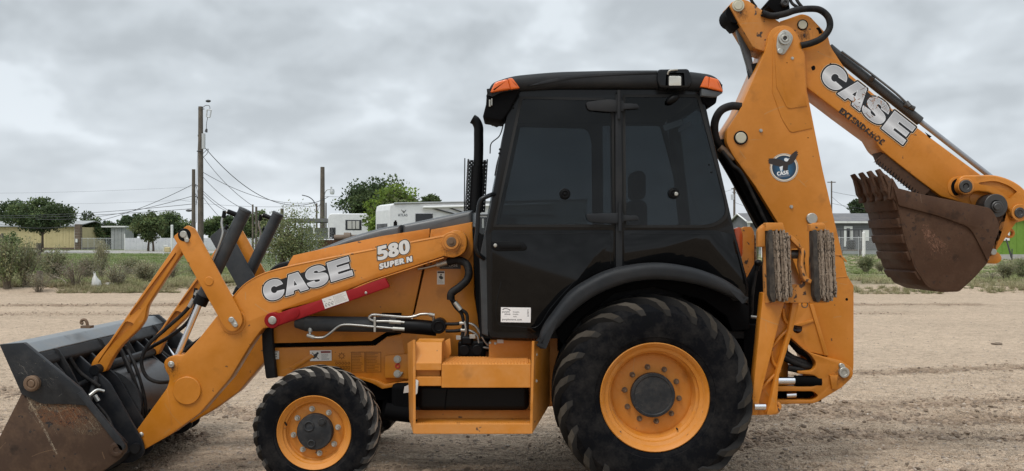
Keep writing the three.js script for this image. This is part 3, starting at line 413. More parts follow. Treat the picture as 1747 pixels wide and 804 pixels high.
// ---- cab
const cab = group('cab', machine), zc = 0.80;
const sideOut = [[872, 152], [1198, 152], [1212, 215], [1251, 385], [1277, 484], [1277, 520], [1237, 480, 30], [1179, 460, 30], [1116, 453, 40], [1037, 468, 30], [974, 503, 20], [926, 568, 10], [917, 579, 4], [836, 576, 4], [831, 560], [828, 400]];
const winA = [[889, 166, 5], [1037, 169, 16], [1046, 196, 8], [1048, 386, 3], [843, 386, 3]], winB = [[1064, 163, 4], [1192, 163, 8], [1206, 215], [1241, 352, 14], [1240, 372, 16], [1216, 387, 20], [1066, 387, 3]];
{
  const g = plate(sideOut, zc, 0.045, { holes: [winA, winB], b: 0.006 });
  both('side_frame', g, M.satin, cab);
  const rim = (w, k) => { const c = w.reduce((a, p) => [a[0] + p[0] / w.length, a[1] + p[1] / w.length], [0, 0]); return w.map(([x, y, r]) => [x + Math.sign(x - c[0]) * k, y + Math.sign(y - c[1]) * k, r]); };
  both('window_seal', [plate(rim(winA, 2), zc + 0.003, 0.02, { holes: [rim(winA, -2.2)], b: 0.002 }), plate(rim(winB, 2), zc + 0.003, 0.02, { holes: [rim(winB, -2.2)], b: 0.002 })], M.gasket, cab);
  both('window_pane', plate(rim(winA, -0.8), zc - 0.004, 0.006, { b: 0 }), M.tint, cab);
  both('window_pane', plate(rim(winB, -0.8), zc - 0.004, 0.006, { b: 0 }), M.tint, cab);
  // glossy door panel and rear quarter panel
  both('door_panel', plate([[838, 393, 4], [1047, 393, 3], [1047, 456, 6], [1011, 471, 12], [974, 497, 14], [934, 551, 8], [917, 568, 10], [840, 565, 5]], zc + 0.008, 0.01, { b: 0.003 }), M.gloss, cab);
  both('quarter_panel', plate([[1064, 393, 3], [1222, 393, 10], [1251, 400], [1274, 486], [1272, 506], [1237, 473, 30], [1179, 453, 30], [1116, 446, 40], [1064, 451, 10]], zc + 0.008, 0.01, { b: 0.003 }), M.gloss, cab);
  mesh('panel_groove', [tube([[875, 399, zc + 0.0085], [960, 399, zc + 0.0085], [1040, 399, zc + 0.0085], [1042, 403, zc + 0.0085], [1042, 450, zc + 0.0085]], 0.0022, 80, 6), tube([[1075, 399, zc + 0.0085], [1180, 399, zc + 0.0085], [1222, 399, zc + 0.0085]], 0.0022, 60, 6), tube([[855, 480, zc + 0.0085], [846, 530, zc + 0.0085], [851, 553, zc + 0.0085], [880, 557, zc + 0.0085], [915, 558, zc + 0.0085], [940, 525, zc + 0.0085], [980, 480, zc + 0.0085]], 0.002, 90, 6)], M.satin, cab);
}
// pillars, windscreen, rear window, floor, roof lining
const pil = (a, b, r) => tube([a, a.clone().lerp(b, 0.5), b], r, 8, 10);
both('pillar', [plate([[877, 160], [889, 160], [886, 170], [843, 388], [838, 440], [833, 575], [822, 570], [818, 440], [829, 385]], zc - 0.001, 0.08, { b: 0.012 })], M.pillar ?? M.charcoal, cab);
mesh('pillar_bolt', [hex(876, 176, zc, 2), hex(875, 184, zc, 2), hex(853, 255, zc, 2), hex(852, 262, zc, 2)], M.black, cab);
{
  const quad = (a, b, t) => { const n = V(0, 0, 1), A = a.clone(), B = b.clone(); const d = B.clone().sub(A).normalize(), m = V(-d.y, d.x, 0).multiplyScalar(t); return hexa([A.clone().setZ(-0.76), A.clone().setZ(0.76), A.clone().add(m).setZ(0.76), A.clone().add(m).setZ(-0.76), B.clone().setZ(-0.76), B.clone().setZ(0.76), B.clone().add(m).setZ(0.76), B.clone().add(m).setZ(-0.76)]); };
  mesh('windscreen', quad(P(826, 400, 0.76), P(873, 165, 0.76), 0.006), M.clear, cab);
  mesh('rear_window', quad(P(1244, 380, 0.76), P(1196, 165, 0.76), 0.006), M.tint, cab);
  mesh('rear_panel', [quad(P(1276, 500, 0.76), P(1244, 380, 0.76), 0.03)], M.black, cab);
  mesh('front_panel', [quad(P(826, 575, 0.76), P(824, 400, 0.76), 0.03)], M.black, cab);
  mesh('floor', [box(P(826, 0, 0.76).x, P(1270, 0, 0.76).x, P(0, 578, 0.76).y, P(0, 566, 0.76).y, -0.76, 0.75)], M.black, cab);
  mesh('rear_deck', [box(P(1120, 0, 0.76).x, P(1268, 0, 0.76).x, P(0, 566, 0.76).y, P(0, 470, 0.76).y, -0.5, 0.45)], M.black, cab);
}
const roof = [[828, 164, 4], [839, 140, 8], [872, 128, 20], [946, 121, 30], [1047, 118.5, 30], [1126, 118, 20], [1177, 120, 20], [1219, 126, 14], [1234, 140, 8], [1236, 156, 4], [1193, 152], [1122, 149], [956, 149], [888, 153]];
mesh('roof', [plate(roof, 0.86, 1.72, { b: 0.045, bs: 5, cs: 10 })], M.fender, cab);
mesh('roof_crease', [plate([[900, 147], [930, 137, 20], [985, 127, 30], [1060, 123], [1122, 122], [1122, 126], [1060, 128, 20], [985, 133, 30], [930, 143, 10]], 0.863, 0.02, { b: 0.004 })], M.fender, cab);
mesh('roof_lining', [plate([[862, 150], [1205, 150], [1206, 160], [862, 162]], 0.78, 1.56)], M.black, cab);
mesh('front_visor', [plate([[830, 162], [888, 152], [868, 190, 6], [856, 206, 4], [823, 201, 4], [829, 178]], 0.84, 0.35, { b: 0.01 })], M.deepBlack, cab);
mesh('rear_lamp_box', [plate([[1196, 158], [1225, 158], [1222, 176, 3], [1212, 183, 3], [1200, 174]], 0.82, 0.3)], M.deepBlack, cab);
mesh('lamp_bracket', [pbox(834, 170, 837, 182, 0.85, 0.02, 0.003), pbox(838, 168, 840, 180, 0.855, 0.02, 0.003)], M.zinc, cab);
both('indicator_lamp', [plate([[836, 158, 3], [844, 140, 4], [866, 134, 4], [871, 152, 2]], 0.884, 0.06, { b: 0.012, bs: 3 })], M.amber, cab);
both('indicator_lamp', [plate([[866, 134], [874, 132, 4], [887, 150, 2], [871, 152.5]], 0.879, 0.05, { b: 0.008 })], M.amber, cab);
both('indicator_lamp', [plate([[1195, 148, 2], [1204, 129, 3], [1210, 131], [1209, 150]], 0.879, 0.05, { b: 0.006 }), plate([[1209, 150.5], [1211, 131], [1226, 135, 3], [1235, 157, 3]], 0.884, 0.06, { b: 0.01, bs: 3 })], M.amber, cab);
mesh('lens_trim', [plate([[1197, 151], [1234, 158], [1222, 166, 4], [1197, 163]], 0.868, 0.08)], M.grey ?? M.hood, cab);
const lampP = [[1122, 118, 6], [1176, 117, 6], [1181, 140, 6], [1176, 150, 5], [1126, 150, 5], [1121, 138, 6]];
mesh('lamp_housing', [plate(lampP, 0.885, 0.1, { holes: [[[1134, 121, 5], [1170, 121, 5], [1172, 149, 4], [1132, 149, 4]]], b: 0.012 })], M.satin, cab);
mesh('lamp_well', [plate([[1132, 120], [1172, 120], [1172, 150], [1132, 150]], 0.863, 0.03)], M.deepBlack, cab);
mesh('work_lamp', [plate([[1141, 129, 4], [1163, 129, 4], [1163, 149, 5], [1141, 149, 5]], 0.885, 0.06, { b: 0.01, bs: 3 })], M.lens, cab);
mesh('work_lamp_bezel', [plate([[1139, 127, 5], [1165, 127, 5], [1165, 151, 5], [1139, 151, 5]], 0.880, 0.05)], M.black, cab);
mesh('lamp_bracket', [tube([[1139, 127, 0.9], [1142, 121, 0.91], [1148, 119.5, 0.91], [1156, 119, 0.9]], 0.006)], M.zinc, cab);
{ const g = new THREE.SphereGeometry(1, 20, 12).scale(0.05, 0.027, 0.03).rotateZ(0.55).translate(...P(1148, 169, 0.83).toArray()); mesh('side_camera', g, M.black, cab); }
// hinges, pillar strip, latches, handle
mesh('door_pillar', [plate([[1050, 160], [1059, 160], [1062, 300], [1062, 462, 3], [1051, 462, 3], [1050, 300]], zc + 0.016, 0.014, { b: 0.004 })], M.fender, cab);
for (const [y, t] of [[181, 0], [372, 1]]) {
  const h = [plate([[999, y - 7, 5], [1040, y - 8 - 4 * (1 - t), 4], [1064, y - 9], [1064, y + 9], [1040, y + 10, 3], [1003, y + 7, 6]], zc + 0.028, 0.016), plate([[1060, y - 5], [1088, y - 4, 4], [1092, y + 4, 5], [1060, y + 6]], zc + 0.026, 0.014), bar(P(1056 + t * 2, y - 27, zc + 0.035), P(1056 + t * 2, y + 22, zc + 0.035), 0.013, 0.013, 14)];
  mesh('hinge', h, M.fender, cab);
}
for (const [x, y] of [[964, 331], [1150, 330]]) mesh('latch_knob', [disc(x, y, zc + 0.022, 9.5, 0.02), ringz(x, y, zc + 0.03, 7, 4.5, 0.012), disc(x, y, zc + 0.034, 2.6, 0.02, 12)], M.black, cab);
mesh('latch_knob', [disc(1154, 331, zc + 0.036, 3.5, 0.012, 14)], M.zinc, cab);
mesh('door_handle', [plate([[838, 411, 4], [892, 413, 6], [900, 422, 6], [896, 428, 5], [846, 429, 6], [838, 424, 4]], zc + 0.022, 0.015, { b: 0.006 }), plate([[852, 415, 3], [890, 416, 4], [890, 424, 4], [852, 424, 3]], zc + 0.028, 0.01)], M.black, cab);
mesh('key_lock', [disc(845, 419, zc + 0.028, 3.2, 0.01, 16)], M.zinc, cab);
mesh('panel_screw', [disc(1210, 281, zc + 0.002, 1.6, 0.01, 10), disc(1214, 294, zc + 0.002, 1.9, 0.01, 10)], M.black, cab);
mesh('sun_visor_sticker', [plate([[1131, 214], [1163, 203, 2], [1166, 212, 2], [1134, 224, 4]], zc - 0.013, 0.004, { b: 0 }), plate([[1157, 220], [1179, 206], [1180, 213], [1158, 226]], zc - 0.013, 0.004, { b: 0 })], std({ color: new THREE.Color(0.85, 0.87, 0.9), roughness: 0.5 }), cab);
decal('auction_sticker', 880, 537.5, zc + 0.0105, 51, 25.5, 0.015, 816, 408, (c, W, H) => {
  c.fillStyle = '#e9e5e2'; c.fillRect(0, 0, W, H); c.fillStyle = '#2a2730'; c.beginPath(); c.ellipse(150, 78, 112, 48, 0.12, Math.PI * 1.02, Math.PI * 2); c.lineTo(240, 90); c.ellipse(150, 90, 90, 40, 0.12, 0, Math.PI, true); c.fill();
  c.font = 'bold 66px sans-serif'; c.fillText('purple', 34, 146); c.fillText('wave', 96, 208); c.font = '26px sans-serif'; c.fillStyle = '#b9a9ae'; c.fillText('AUCTION', 60, 255);
  c.fillStyle = '#3b3836'; c.font = 'bold 46px sans-serif'; c.fillText('Straight.', 322, 142); c.fillText('Simple.', 322, 204); c.fillText('Sold.', 336, 268); c.fillStyle = '#1d1b1c'; c.font = 'bold 68px sans-serif'; c.fillText('purplewave.com', 34, 356, 600);
  c.save(); c.translate(762, 250); c.rotate(-Math.PI / 2); c.font = 'bold 56px sans-serif'; c.fillText('GC9873', 0, 0, 215); c.restore();
}, cab);
// fenders
const fenderOut = [[921, 598, 3], [922, 574, 6], [930, 556, 10], [974, 497, 24], [1037, 461, 30], [1116, 447, 40], [1179, 454, 30], [1237, 475, 26], [1272, 500, 10], [1278, 519, 4], [1266, 515, 6], [1222, 494, 30], [1169, 481, 30], [1116, 476, 40], [1063, 484, 30], [1011, 507, 24], [974, 536, 20], [948, 565, 10]];
both('fender', [plate(fenderOut, 1.035, 0.235, { b: 0.04, bs: 6, cs: 12 })], M.fender, machine);
both('fender_liner', [plate([[948, 566], [974, 537], [1011, 508], [1063, 485], [1116, 477], [1169, 482], [1222, 495], [1268, 518], [1279, 520], [1279, 562], [1250, 566], [1240, 540], [1200, 512], [1116, 490], [1050, 500], [990, 545], [960, 590]], 0.79, 0.33, { b: 0.01 }), plate([[950, 566], [974, 537], [1063, 480], [1169, 478], [1276, 490], [1279, 575], [950, 600]], 0.5, 0.05)], M.deepBlack, machine);
// grab rail before the door
mesh('grab_rail', [tube([[842, 331, 0.82], [832, 335, 0.87], [821, 341, 0.88], [816.5, 356, 0.88], [814, 395, 0.88], [811.5, 422, 0.88], [815, 432, 0.87], [826, 442, 0.82]], 0.015, 80, 12)], M.satin, machine);
mesh('gap_filler', [plate([[806, 390], [822, 400], [822, 560], [835, 578], [835, 600], [822, 600], [812, 520], [808, 440]], 0.50, 0.1)], M.deepBlack, machine);  // added black plate paints in the dark gap between side panel and cab
mesh('lamp_cable', [tube([[868, 196, 0.7], [858, 235, 0.72], [853, 262, 0.7], [846, 295, 0.7]], 0.006), tube([[872, 205, 0.6], [862, 240, 0.6], [850, 275, 0.6], [845, 300, 0.6]], 0.008), tube([[860, 208, 0.6], [852, 232, 0.6], [838, 245, 0.62], [836, 262, 0.6]], 0.004)], M.hose, machine);
// inside the cab
const inside = group('driver_station', machine);
mesh('driver_seat', [rbox(0.42, 0.92, 1.30, 1.42, -0.25, 0.25, 0.05), rbox(0.86, 1.0, 1.36, 1.98, -0.24, 0.24, 0.06), rbox(0.89, 1.0, 1.98, 2.2, -0.15, 0.15, 0.05), box(0.5, 0.9, 1.0, 1.3, -0.2, 0.2)], M.seat, inside);
mesh('steering_wheel', [new THREE.TorusGeometry(0.19, 0.016, 10, 36).rotateX(Math.PI / 2).rotateZ(0.5).translate(0.2, 1.68, 0), bar(V(0.06, 1.05, 0), V(0.2, 1.68, 0), 0.035)], M.black, inside);
mesh('console', [rbox(-0.12, 0.12, 1.02, 1.55, -0.28, 0.28, 0.05), rbox(0.3, 1.2, 1.02, 1.5, 0.36, 0.6, 0.06), rbox(1.1, 1.5, 1.02, 1.6, -0.62, 0.5, 0.05)], M.seat, inside);
mesh('roll_bar', [bar(P(1148, 200, -0.6), P(1170, 400, -0.6), 0.05), bar(P(1050, 160, -0.7), P(1055, 560, -0.7), 0.05)], M.black, inside);

// ---- boarding step with the tank
const step = group('side_step', machine), zs = 1.0;
{
  const side = (pts, dxTop) => { };
  const panel = (f, b) => { // flared end plate: front edge f (top, bottom) at zs, rear edge b at 0.6
    const [f0, f1] = f.map((p) => P(p[0], p[1], zs)), [b0, b1] = b.map((p) => P(p[0], p[1], 0.62)), t = V(0.008, 0, 0);
    return hexa([f1.clone().sub(t), f1.clone().add(t), b1.clone().add(t), b1.clone().sub(t), f0.clone().sub(t), f0.clone().add(t), b0.clone().add(t), b0.clone().sub(t)]);
  };
  mesh('end_plate', [panel([[706.5, 580], [707, 740]], [[697, 586], [700, 716]])], M.orangeDust, step);
  mesh('end_plate', [panel([[909.5, 582], [906, 740]], [[936, 584], [936, 690]])], M.orangeDust, step);
  const a = (px, py, z) => P(px, py, z);
  const slab = (x0, x1, yf, yb, zf, zb, t) => { const A = P(x0, yf, zf), B = P(x1, yf, zf); const C = P(0, yb, zb).y; return hexa([V(A.x, A.y - t, zf), V(B.x, A.y - t, zf), V(B.x, A.y - t, zb), V(A.x, A.y - t, zb), V(A.x, A.y, zf), V(B.x, A.y, zf), V(B.x, A.y, zb), V(A.x, A.y, zb)]); };
  mesh('lower_step', [pbox(708, 723, 905, 741, zs, 0.012, 0.005), slab(708, 905, 724, 724, zs - 0.006, 0.78, 0.01), pbox(708, 700, 905, 716, 0.79, 0.01, 0.003)], M.orangeDust, step);
  mesh('upper_step', [pbox(753, 621, 906, 662, zs - 0.01, 0.012, 0.006), slab(753, 906, 621.5, 621.5, zs - 0.013, 0.60, 0.012), pbox(707, 643, 753, 659, zs - 0.012, 0.014, 0.005)], M.orangeDust, step);
  const nub = []; const y0 = P(0, 621.5, zs).y;
  for (let i = 0; i < 26; i++) for (let k = 0; k < 10; k++) nub.push(new THREE.CylinderGeometry(0.008, 0.0115, 0.008, 8).translate(mix(P(757, 0, zs).x, P(904, 0, zs).x, (i + (k % 2) * 0.5) / 26.2), y0 + 0.003, zs - 0.035 - k * 0.034));
  tag(mesh('grip_studs', nub, M.orangeDust, step), null, null, null, 'stuff');
  const serr = []; for (let i = 0; i < 60; i++) serr.push(new THREE.ConeGeometry(0.0045, 0.010, 5).translate(mix(P(712, 0, zs).x, P(902, 0, zs).x, i / 59), P(0, 724, zs).y + 0.004, zs - 0.035));
  tag(mesh('grip_teeth', serr, M.orangeDust, step), null, null, null, 'stuff');
  // sloped battery box lid
  const q = (x, y, z) => P(x, y, z), z1 = zs - 0.006;
  const lid = hexa([V(q(707.5, 620, z1).x, q(0, 620, z1).y, z1), V(q(753, 620, z1).x, q(0, 620, z1).y, z1), V(q(753, 620, z1).x, q(0, 620, z1).y, 0.7), V(q(707.5, 620, z1).x, q(0, 620, z1).y, 0.7), V(q(708, 0, z1).x, q(0, 584, 0.93).y, 0.93), V(q(752.5, 0, z1).x, q(0, 584, 0.93).y, 0.93), V(q(753, 0, z1).x, q(0, 584, 0.93).y, 0.7), V(q(708, 0, z1).x, q(0, 584, 0.93).y, 0.7)]);
  mesh('battery_box', [lid, pbox(708, 619, 753, 632.5, z1 + 0.002, 0.25, 0.006), pbox(710, 630, 751, 646, zs - 0.05, 0.2, 0.004)], M.orangeDust, step);
  mesh('back_plate', [plate([[834, 580, 6], [909, 582, 4], [909, 616], [834, 616]], 0.70, 0.012), plate([[752, 586], [768, 577, 3], [770, 604, 3], [760, 618], [752, 618]], 0.72, 0.012)], M.orangeDust, step);
  mesh('fuel_tank', [pbox(711, 656, 903, 702, 0.87, 0.35, 0.04)], M.tank ?? M.black, step);
  mesh('tank_seam', [tube([[763, 664, 0.868], [761, 676, 0.871], [759, 698, 0.868]], 0.004)], M.deepBlack, step);
  mesh('bolt', [hex(914, 605, 0.93, 3), hex(914, 650, 0.93, 3), hex(845, 586, 0.702, 2.2), hex(836, 585, 0.702, 2.2)], M.zinc, step);
  mesh('label_tag', [plate([[848, 579.5], [859, 580], [859, 586], [848, 586]], 0.703, 0.003, { b: 0 }), plate([[709, 648], [714, 650, 2], [712, 672, 2], [709, 674]], zs + 0.004, 0.012), plate([[690, 660], [697, 657], [697, 670], [688, 671]], 0.62, 0.004, { b: 0 })], std({ color: new THREE.Color(0.55, 0.53, 0.5), roughness: 0.6 }), step);
}

// ---- front loader bucket
M.navy = worn([0.012, 0.014, 0.018], { spec: 0.6, dustAmt: 0.04, dark: 0.2, rough: [0.35, 0.5], seed: 60, n: 256 }); M.drum = worn([0.05, 0.053, 0.057], { spec: 0.7, dustAmt: 0.06, dark: 0.3, rough: [0.35, 0.5], seed: 61, n: 256 });
const fb = group('loader_bucket', machine), zb = 1.14;
{
  const sideLow = [[36, 672], [62, 664], [135, 666], [202, 747, 8], [214, 766, 8], [206, 782, 8], [165, 812], [110, 848, 20], [60, 858], [-62, 858], [-48, 838]];
  both('side_plate', [plate(sideLow, zb, 0.03, { b: 0.004 })], M.bucketRust, fb);
  both('side_blade', [plate([[-2, 588, 2], [40, 585, 2], [136, 664], [158, 694, 6], [120, 690, 20], [70, 690, 10], [36, 673]], zb + 0.014, 0.04, { b: 0.005 })], M.bucketPlate, fb);
  both('side_pin', [disc(52, 655, zb + 0.045, 13.5, 0.05), ringz(52, 655, zb + 0.052, 11, 7, 0.02), disc(52, 655, zb + 0.056, 6, 0.02)], M.boltRust, fb);
  both('pivot_ring', [disc(198, 768, zb + 0.012, 13, 0.06), ringz(198, 768, zb + 0.018, 11, 5, 0.02)], M.bucketRust, fb);
  both('wear_strip', [plate([[130, 672], [138, 668], [205, 748], [214, 764, 6], [206, 772, 6], [196, 756]], zb + 0.018, 0.03)], M.bucketPlate, fb);
  // shell: lip beam, back sheet and floor run the full width
  const W2 = 2 * zb - 0.06, zi = zb - 0.03;
  mesh('top_lip', [plate([[2, 588], [40, 586.5, 3], [60, 603, 3], [48, 612], [38, 604]], zi, W2, { b: 0.006 })], M.lip, fb);
  mesh('back_sheet', [plate([[36, 600], [44, 604], [56, 640], [72, 690], [118, 752], [168, 800], [160, 815], [112, 846], [60, 852], [-60, 853], [-58, 846], [58, 844], [104, 838], [146, 806], [104, 758], [58, 694], [42, 640]], zi, W2, { b: 0.002 })], M.grille, fb);
  mesh('cutting_edge', [plate([[-84, 858], [-40, 846], [-20, 852], [-20, 859]], zb, 2 * zb)], M.bucketRust, fb);
  for (const z of [0.86, 0.2, -0.2, -0.86]) mesh('back_rib', [plate([[40, 602], [62, 604, 4], [84, 640, 14], [110, 690], [186, 772], [160, 806], [104, 752], [58, 690]], zb, 0.018).translate(0, 0, z - zb)], M.grille, fb);
  mesh('upper_bar', [plate([[44, 606], [60, 604, 3], [74, 622, 6], [64, 634], [54, 632]], zi, W2, { b: 0.004 })], M.grille, fb);
  // arm brackets on the bucket back
  for (const z of [0.585, 0.405, -0.405, -0.585]) mesh('bucket_bracket', [plate([[98, 600], [114, 590, 4], [158, 630, 6], [184, 653, 8], [243, 757, 10], [244, 776, 8], [228, 790, 10], [194, 793, 10], [140, 745], [96, 676]], 0.60, 0.022).translate(0, 0, z - 0.6), ringz(229, 768, z + 0.014, 8, 4, 0.03), disc(229, 768, z + 0.010, 4, 0.02), disc(158, 654, z + 0.012, 6, 0.03)], M.navy, fb);
  mesh('bracket_bar', [bar(P(229, 766, 0.62), P(229, 766, 0.62).setZ(-0.62), 0.035), bar(P(160, 632, 0.6), P(160, 632, 0.6).setZ(-0.6), 0.035), bar(P(150, 690, 0.9), P(165, 640, 0.55), 0.018), bar(P(118, 665, 0.95), P(150, 650, 0.6), 0.02)], M.grille, fb);
  // smooth round back between the brackets
const bc = P(208, 690, 0.36); mesh('back_drum', [new THREE.CylinderGeometry(0.27, 0.27, 0.74, 40, 1, false).rotateX(Math.PI / 2).translate(bc.x - 0.13, bc.y - 0.02, 0)], M.drum, fb);
  mesh('drum_hose', [tube([[206, 596, 0.2], [222, 630, 0.3], [238, 680, 0.34], [243, 712, 0.34], [236, 740, 0.3]], 0.014), tube([[214, 590, 0.18], [232, 628, 0.28], [248, 690, 0.32], [246, 730, 0.3]], 0.012)], M.hose, fb);
  for (const s of [1, -1]) {
    const z0 = 0.93 * s, A = P(78, 612, 0.93).setZ(z0), B = P(140, 690, 0.93).setZ(z0), m = A.clone().lerp(B, 0.32);
    mesh('clam_rod', [bar(m, B, 0.022)], M.chrome, fb);
    mesh('clam_eye', [bar(A, m, 0.035), bar(A.clone().setZ(z0 + 0.05), A.clone().setZ(z0 - 0.05), 0.05), bar(m.clone().lerp(A, 0.1), m.clone().lerp(B, 0.12), 0.036)], M.grille, fb);
    mesh('clam_cylinder', [bar(B, P(196, 752, 0.93).setZ(z0), 0.045)], M.grille, fb);
    mesh('fitting', [tube([V(...P(150, 676, 0.9).toArray()).setZ(z0 - 0.05 * s), P(160, 668, 0.9).setZ(z0 - 0.08 * s), P(172, 670, 0.88).setZ(z0 - 0.1 * s)], 0.011), bar(P(158, 676, 0.9).setZ(z0 - 0.06 * s), P(164, 686, 0.9).setZ(z0 - 0.06 * s), 0.014)], M.steelTube, fb);
    mesh('hose', [tube([P(86, 606, 0.85), P(100, 625, 0.8), P(98, 640, 0.8), P(118, 655, 0.8)].map((p) => p.setZ(p.z * s)), 0.012), tube([P(165, 690, 0.9), P(185, 715, 0.9), P(195, 740, 0.95)].map((p) => p.setZ(p.z * s)), 0.01), tube([P(118, 610, 0.75), P(135, 635, 0.72), P(170, 660, 0.7)].map((p) => p.setZ(p.z * s)), 0.014)], M.hose, fb);
  }
  decal('worn_patch', 118, 722, zb + 0.002, 160, 110, 0, 800, 550, (c, W, H) => {
    const r = rng(31), blob = (x, y, s, col, n, el) => { for (let i = 0; i < n; i++) { const a = r() * 6.3, q = Math.sqrt(r()) * s; c.fillStyle = col; c.beginPath(); c.ellipse(x + Math.cos(a) * q * el, y + Math.sin(a) * q, 2 + 9 * r(), 1 + 4 * r(), 0.6 + r(), 0, 7); c.fill(); } };
    blob(300, 170, 120, 'rgba(150,86,40,0.14)', 700, 1.7); blob(420, 230, 90, 'rgba(110,58,28,0.2)', 500, 1.6); blob(300, 120, 60, 'rgba(170,155,130,0.12)', 420, 2.6); blob(560, 300, 80, 'rgba(180,160,130,0.07)', 300, 1.7); blob(100, 120, 60, 'rgba(170,155,130,0.12)', 300, 1.0);
    c.lineCap = 'round'; for (let i = 0; i < 46; i++) { const x = 40 + 640 * r(), y = 40 + 200 * r() + x * 0.18, l = 20 + 90 * r(); c.strokeStyle = 'rgba(200,188,165,' + (0.08 + 0.22 * r()) + ')'; c.lineWidth = 1 + 2.5 * r(); c.beginPath(); c.moveTo(x, y); c.quadraticCurveTo(x + l * 0.5, y + l * (0.3 + 0.5 * r()), x + l * 0.8, y + l * (0.9 + 0.4 * r())); c.stroke(); }
    for (let i = 0; i < 240; i++) { const t = r(), x = 40 + 250 * t + 22 * (r() - 0.5), y = 40 + 500 * t + 20 * (r() - 0.5); c.fillStyle = 'rgba(185,172,150,0.13)'; c.beginPath(); c.ellipse(x, y, 3 + 10 * r(), 2 + 3 * r(), 1.1, 0, 7); c.fill(); }
  }, fb, 0.6);
  decal('scratches', 70, 635, zb + 0.0155, 110, 90, 0, 660, 540, (c) => { const r = rng(33); c.lineCap = 'round'; for (let i = 0; i < 60; i++) { const x = 60 + 430 * r(), y = 120 + 300 * r(); if (y < x * 0.8 - 160) continue; const l = 10 + 50 * r() * r(); c.strokeStyle = 'rgba(190,185,175,' + (0.06 + 0.25 * r()) + ')'; c.lineWidth = 1 + 2 * r(); c.beginPath(); c.moveTo(x, y); c.quadraticCurveTo(x + l * 0.4, y + l * (r() - 0.3), x + l, y + l * (0.2 + 1.2 * (r() - 0.3))); c.stroke(); } }, fb, 0.6);
  const hk = P(152, 557, 0.35); 
  const hv = (x, y) => hk.clone().add(V(x * 0.62, y * 0.62, 0));
  mesh('lifting_hook', [tube([hv(-0.02, 0.0), hv(-0.03, 0.05), hv(-0.05, 0.075), hv(-0.085, 0.07), hv(-0.095, 0.04), hv(-0.075, 0.03)], 0.011, 40), box(hk.x - 0.05, hk.x + 0.02, hk.y - 0.012, hk.y + 0.006, hk.z - 0.03, hk.z + 0.03)], M.boltRust, fb);
}

// ---- rear: boom, dipper, digging bucket, stabilisers
const boom = group('boom', machine), zm = 0.17;
const BOOM = [[1311, 62, 10], [1318, 48, 10], [1334, 42, 10], [1350, 45, 10], [1362, 60, 10], [1374, 92, 8], [1377, 154], [1404, 290], [1446, 470], [1457, 488], [1457, 640, 20], [1440, 655, 20], [1420, 640, 10], [1411, 607], [1383, 520], [1330, 384], [1289, 318], [1251, 266], [1239, 243, 8], [1240, 222, 8], [1262, 188], [1306, 88]];
mesh('boom_beam', [plate(BOOM, zm, 2 * zm, { b: 0.006 })], M.orange, boom);
both('doubler_plate', [plate([[1319, 62, 6], [1334, 47, 8], [1350, 49, 8], [1360, 62, 6], [1373, 94], [1376, 154], [1387, 219, 3], [1349, 227, 6], [1334, 203, 8], [1318, 158], [1319, 90]], zm + 0.006, 0.012, { b: 0.005 })], M.orange, boom);
both('doubler_plate', [plate([[1322, 64, 6], [1335, 50, 8], [1350, 52, 8], [1358, 64, 6], [1372, 96], [1375, 152], [1378, 181, 3], [1344, 186, 6], [1325, 148], [1322, 90]], zm + 0.012, 0.010, { b: 0.005 })], M.orange, boom);
both('pin_retainer', [plate([[1327, 58, 8], [1340, 48, 10], [1354, 60, 10], [1352, 72, 8], [1338, 94, 6], [1327, 92, 6], [1325, 78]], zm + 0.022, 0.012, { b: 0.003 })], M.zincPale ?? M.zinc, boom);
both('pivot_pin', [ringz(1340, 65, zm + 0.04, 11, 6, 0.03), ringz(1340, 65, zm + 0.046, 6.5, 3.4, 0.03), disc(1332, 87, zm + 0.036, 5, 0.02)], M.zinc, boom);
both('pivot_core', [disc(1340, 65, zm + 0.036, 3.6, 0.02)], M.steelDark, boom);
mesh('pin', [disc(1264.5, 235, zm + 0.014, 9.5, 0.02), disc(1264.5, 235, zm + 0.0155, 1.2, 0.01, 8)], M.pinCream, boom);
mesh('pin_collar', [ringz(1264.5, 235, zm + 0.011, 12, 9.3, 0.02)], M.black, boom);
mesh('pin', [disc(1386, 373, zm + 0.02, 9.5, 0.03)], M.zinc, boom);
mesh('bolt', [hex(1298, 223, zm, 3), hex(1352, 99.5, zm + 0.012, 2.6, 0.008), hex(1350, 353, zm, 3)], M.zinc, boom);
mesh('bolt_hole', [disc(1343, 107, zm + 0.0135, 1.5, 0.005, 10), disc(1379, 235, zm + 0.0015, 1.6, 0.005, 10), disc(1445, 511, zm + 0.0015, 3, 0.005, 12)], M.deepBlack, boom);
mesh('cast_mark', [plate([[1425, 433], [1436, 434, 8], [1446, 446, 6], [1444, 448], [1435, 438, 6], [1425, 436]], zm + 0.003, 0.004), plate([[1424, 473], [1447, 471], [1447, 473], [1424, 475]], zm + 0.003, 0.004)], M.orangeDirty, boom);
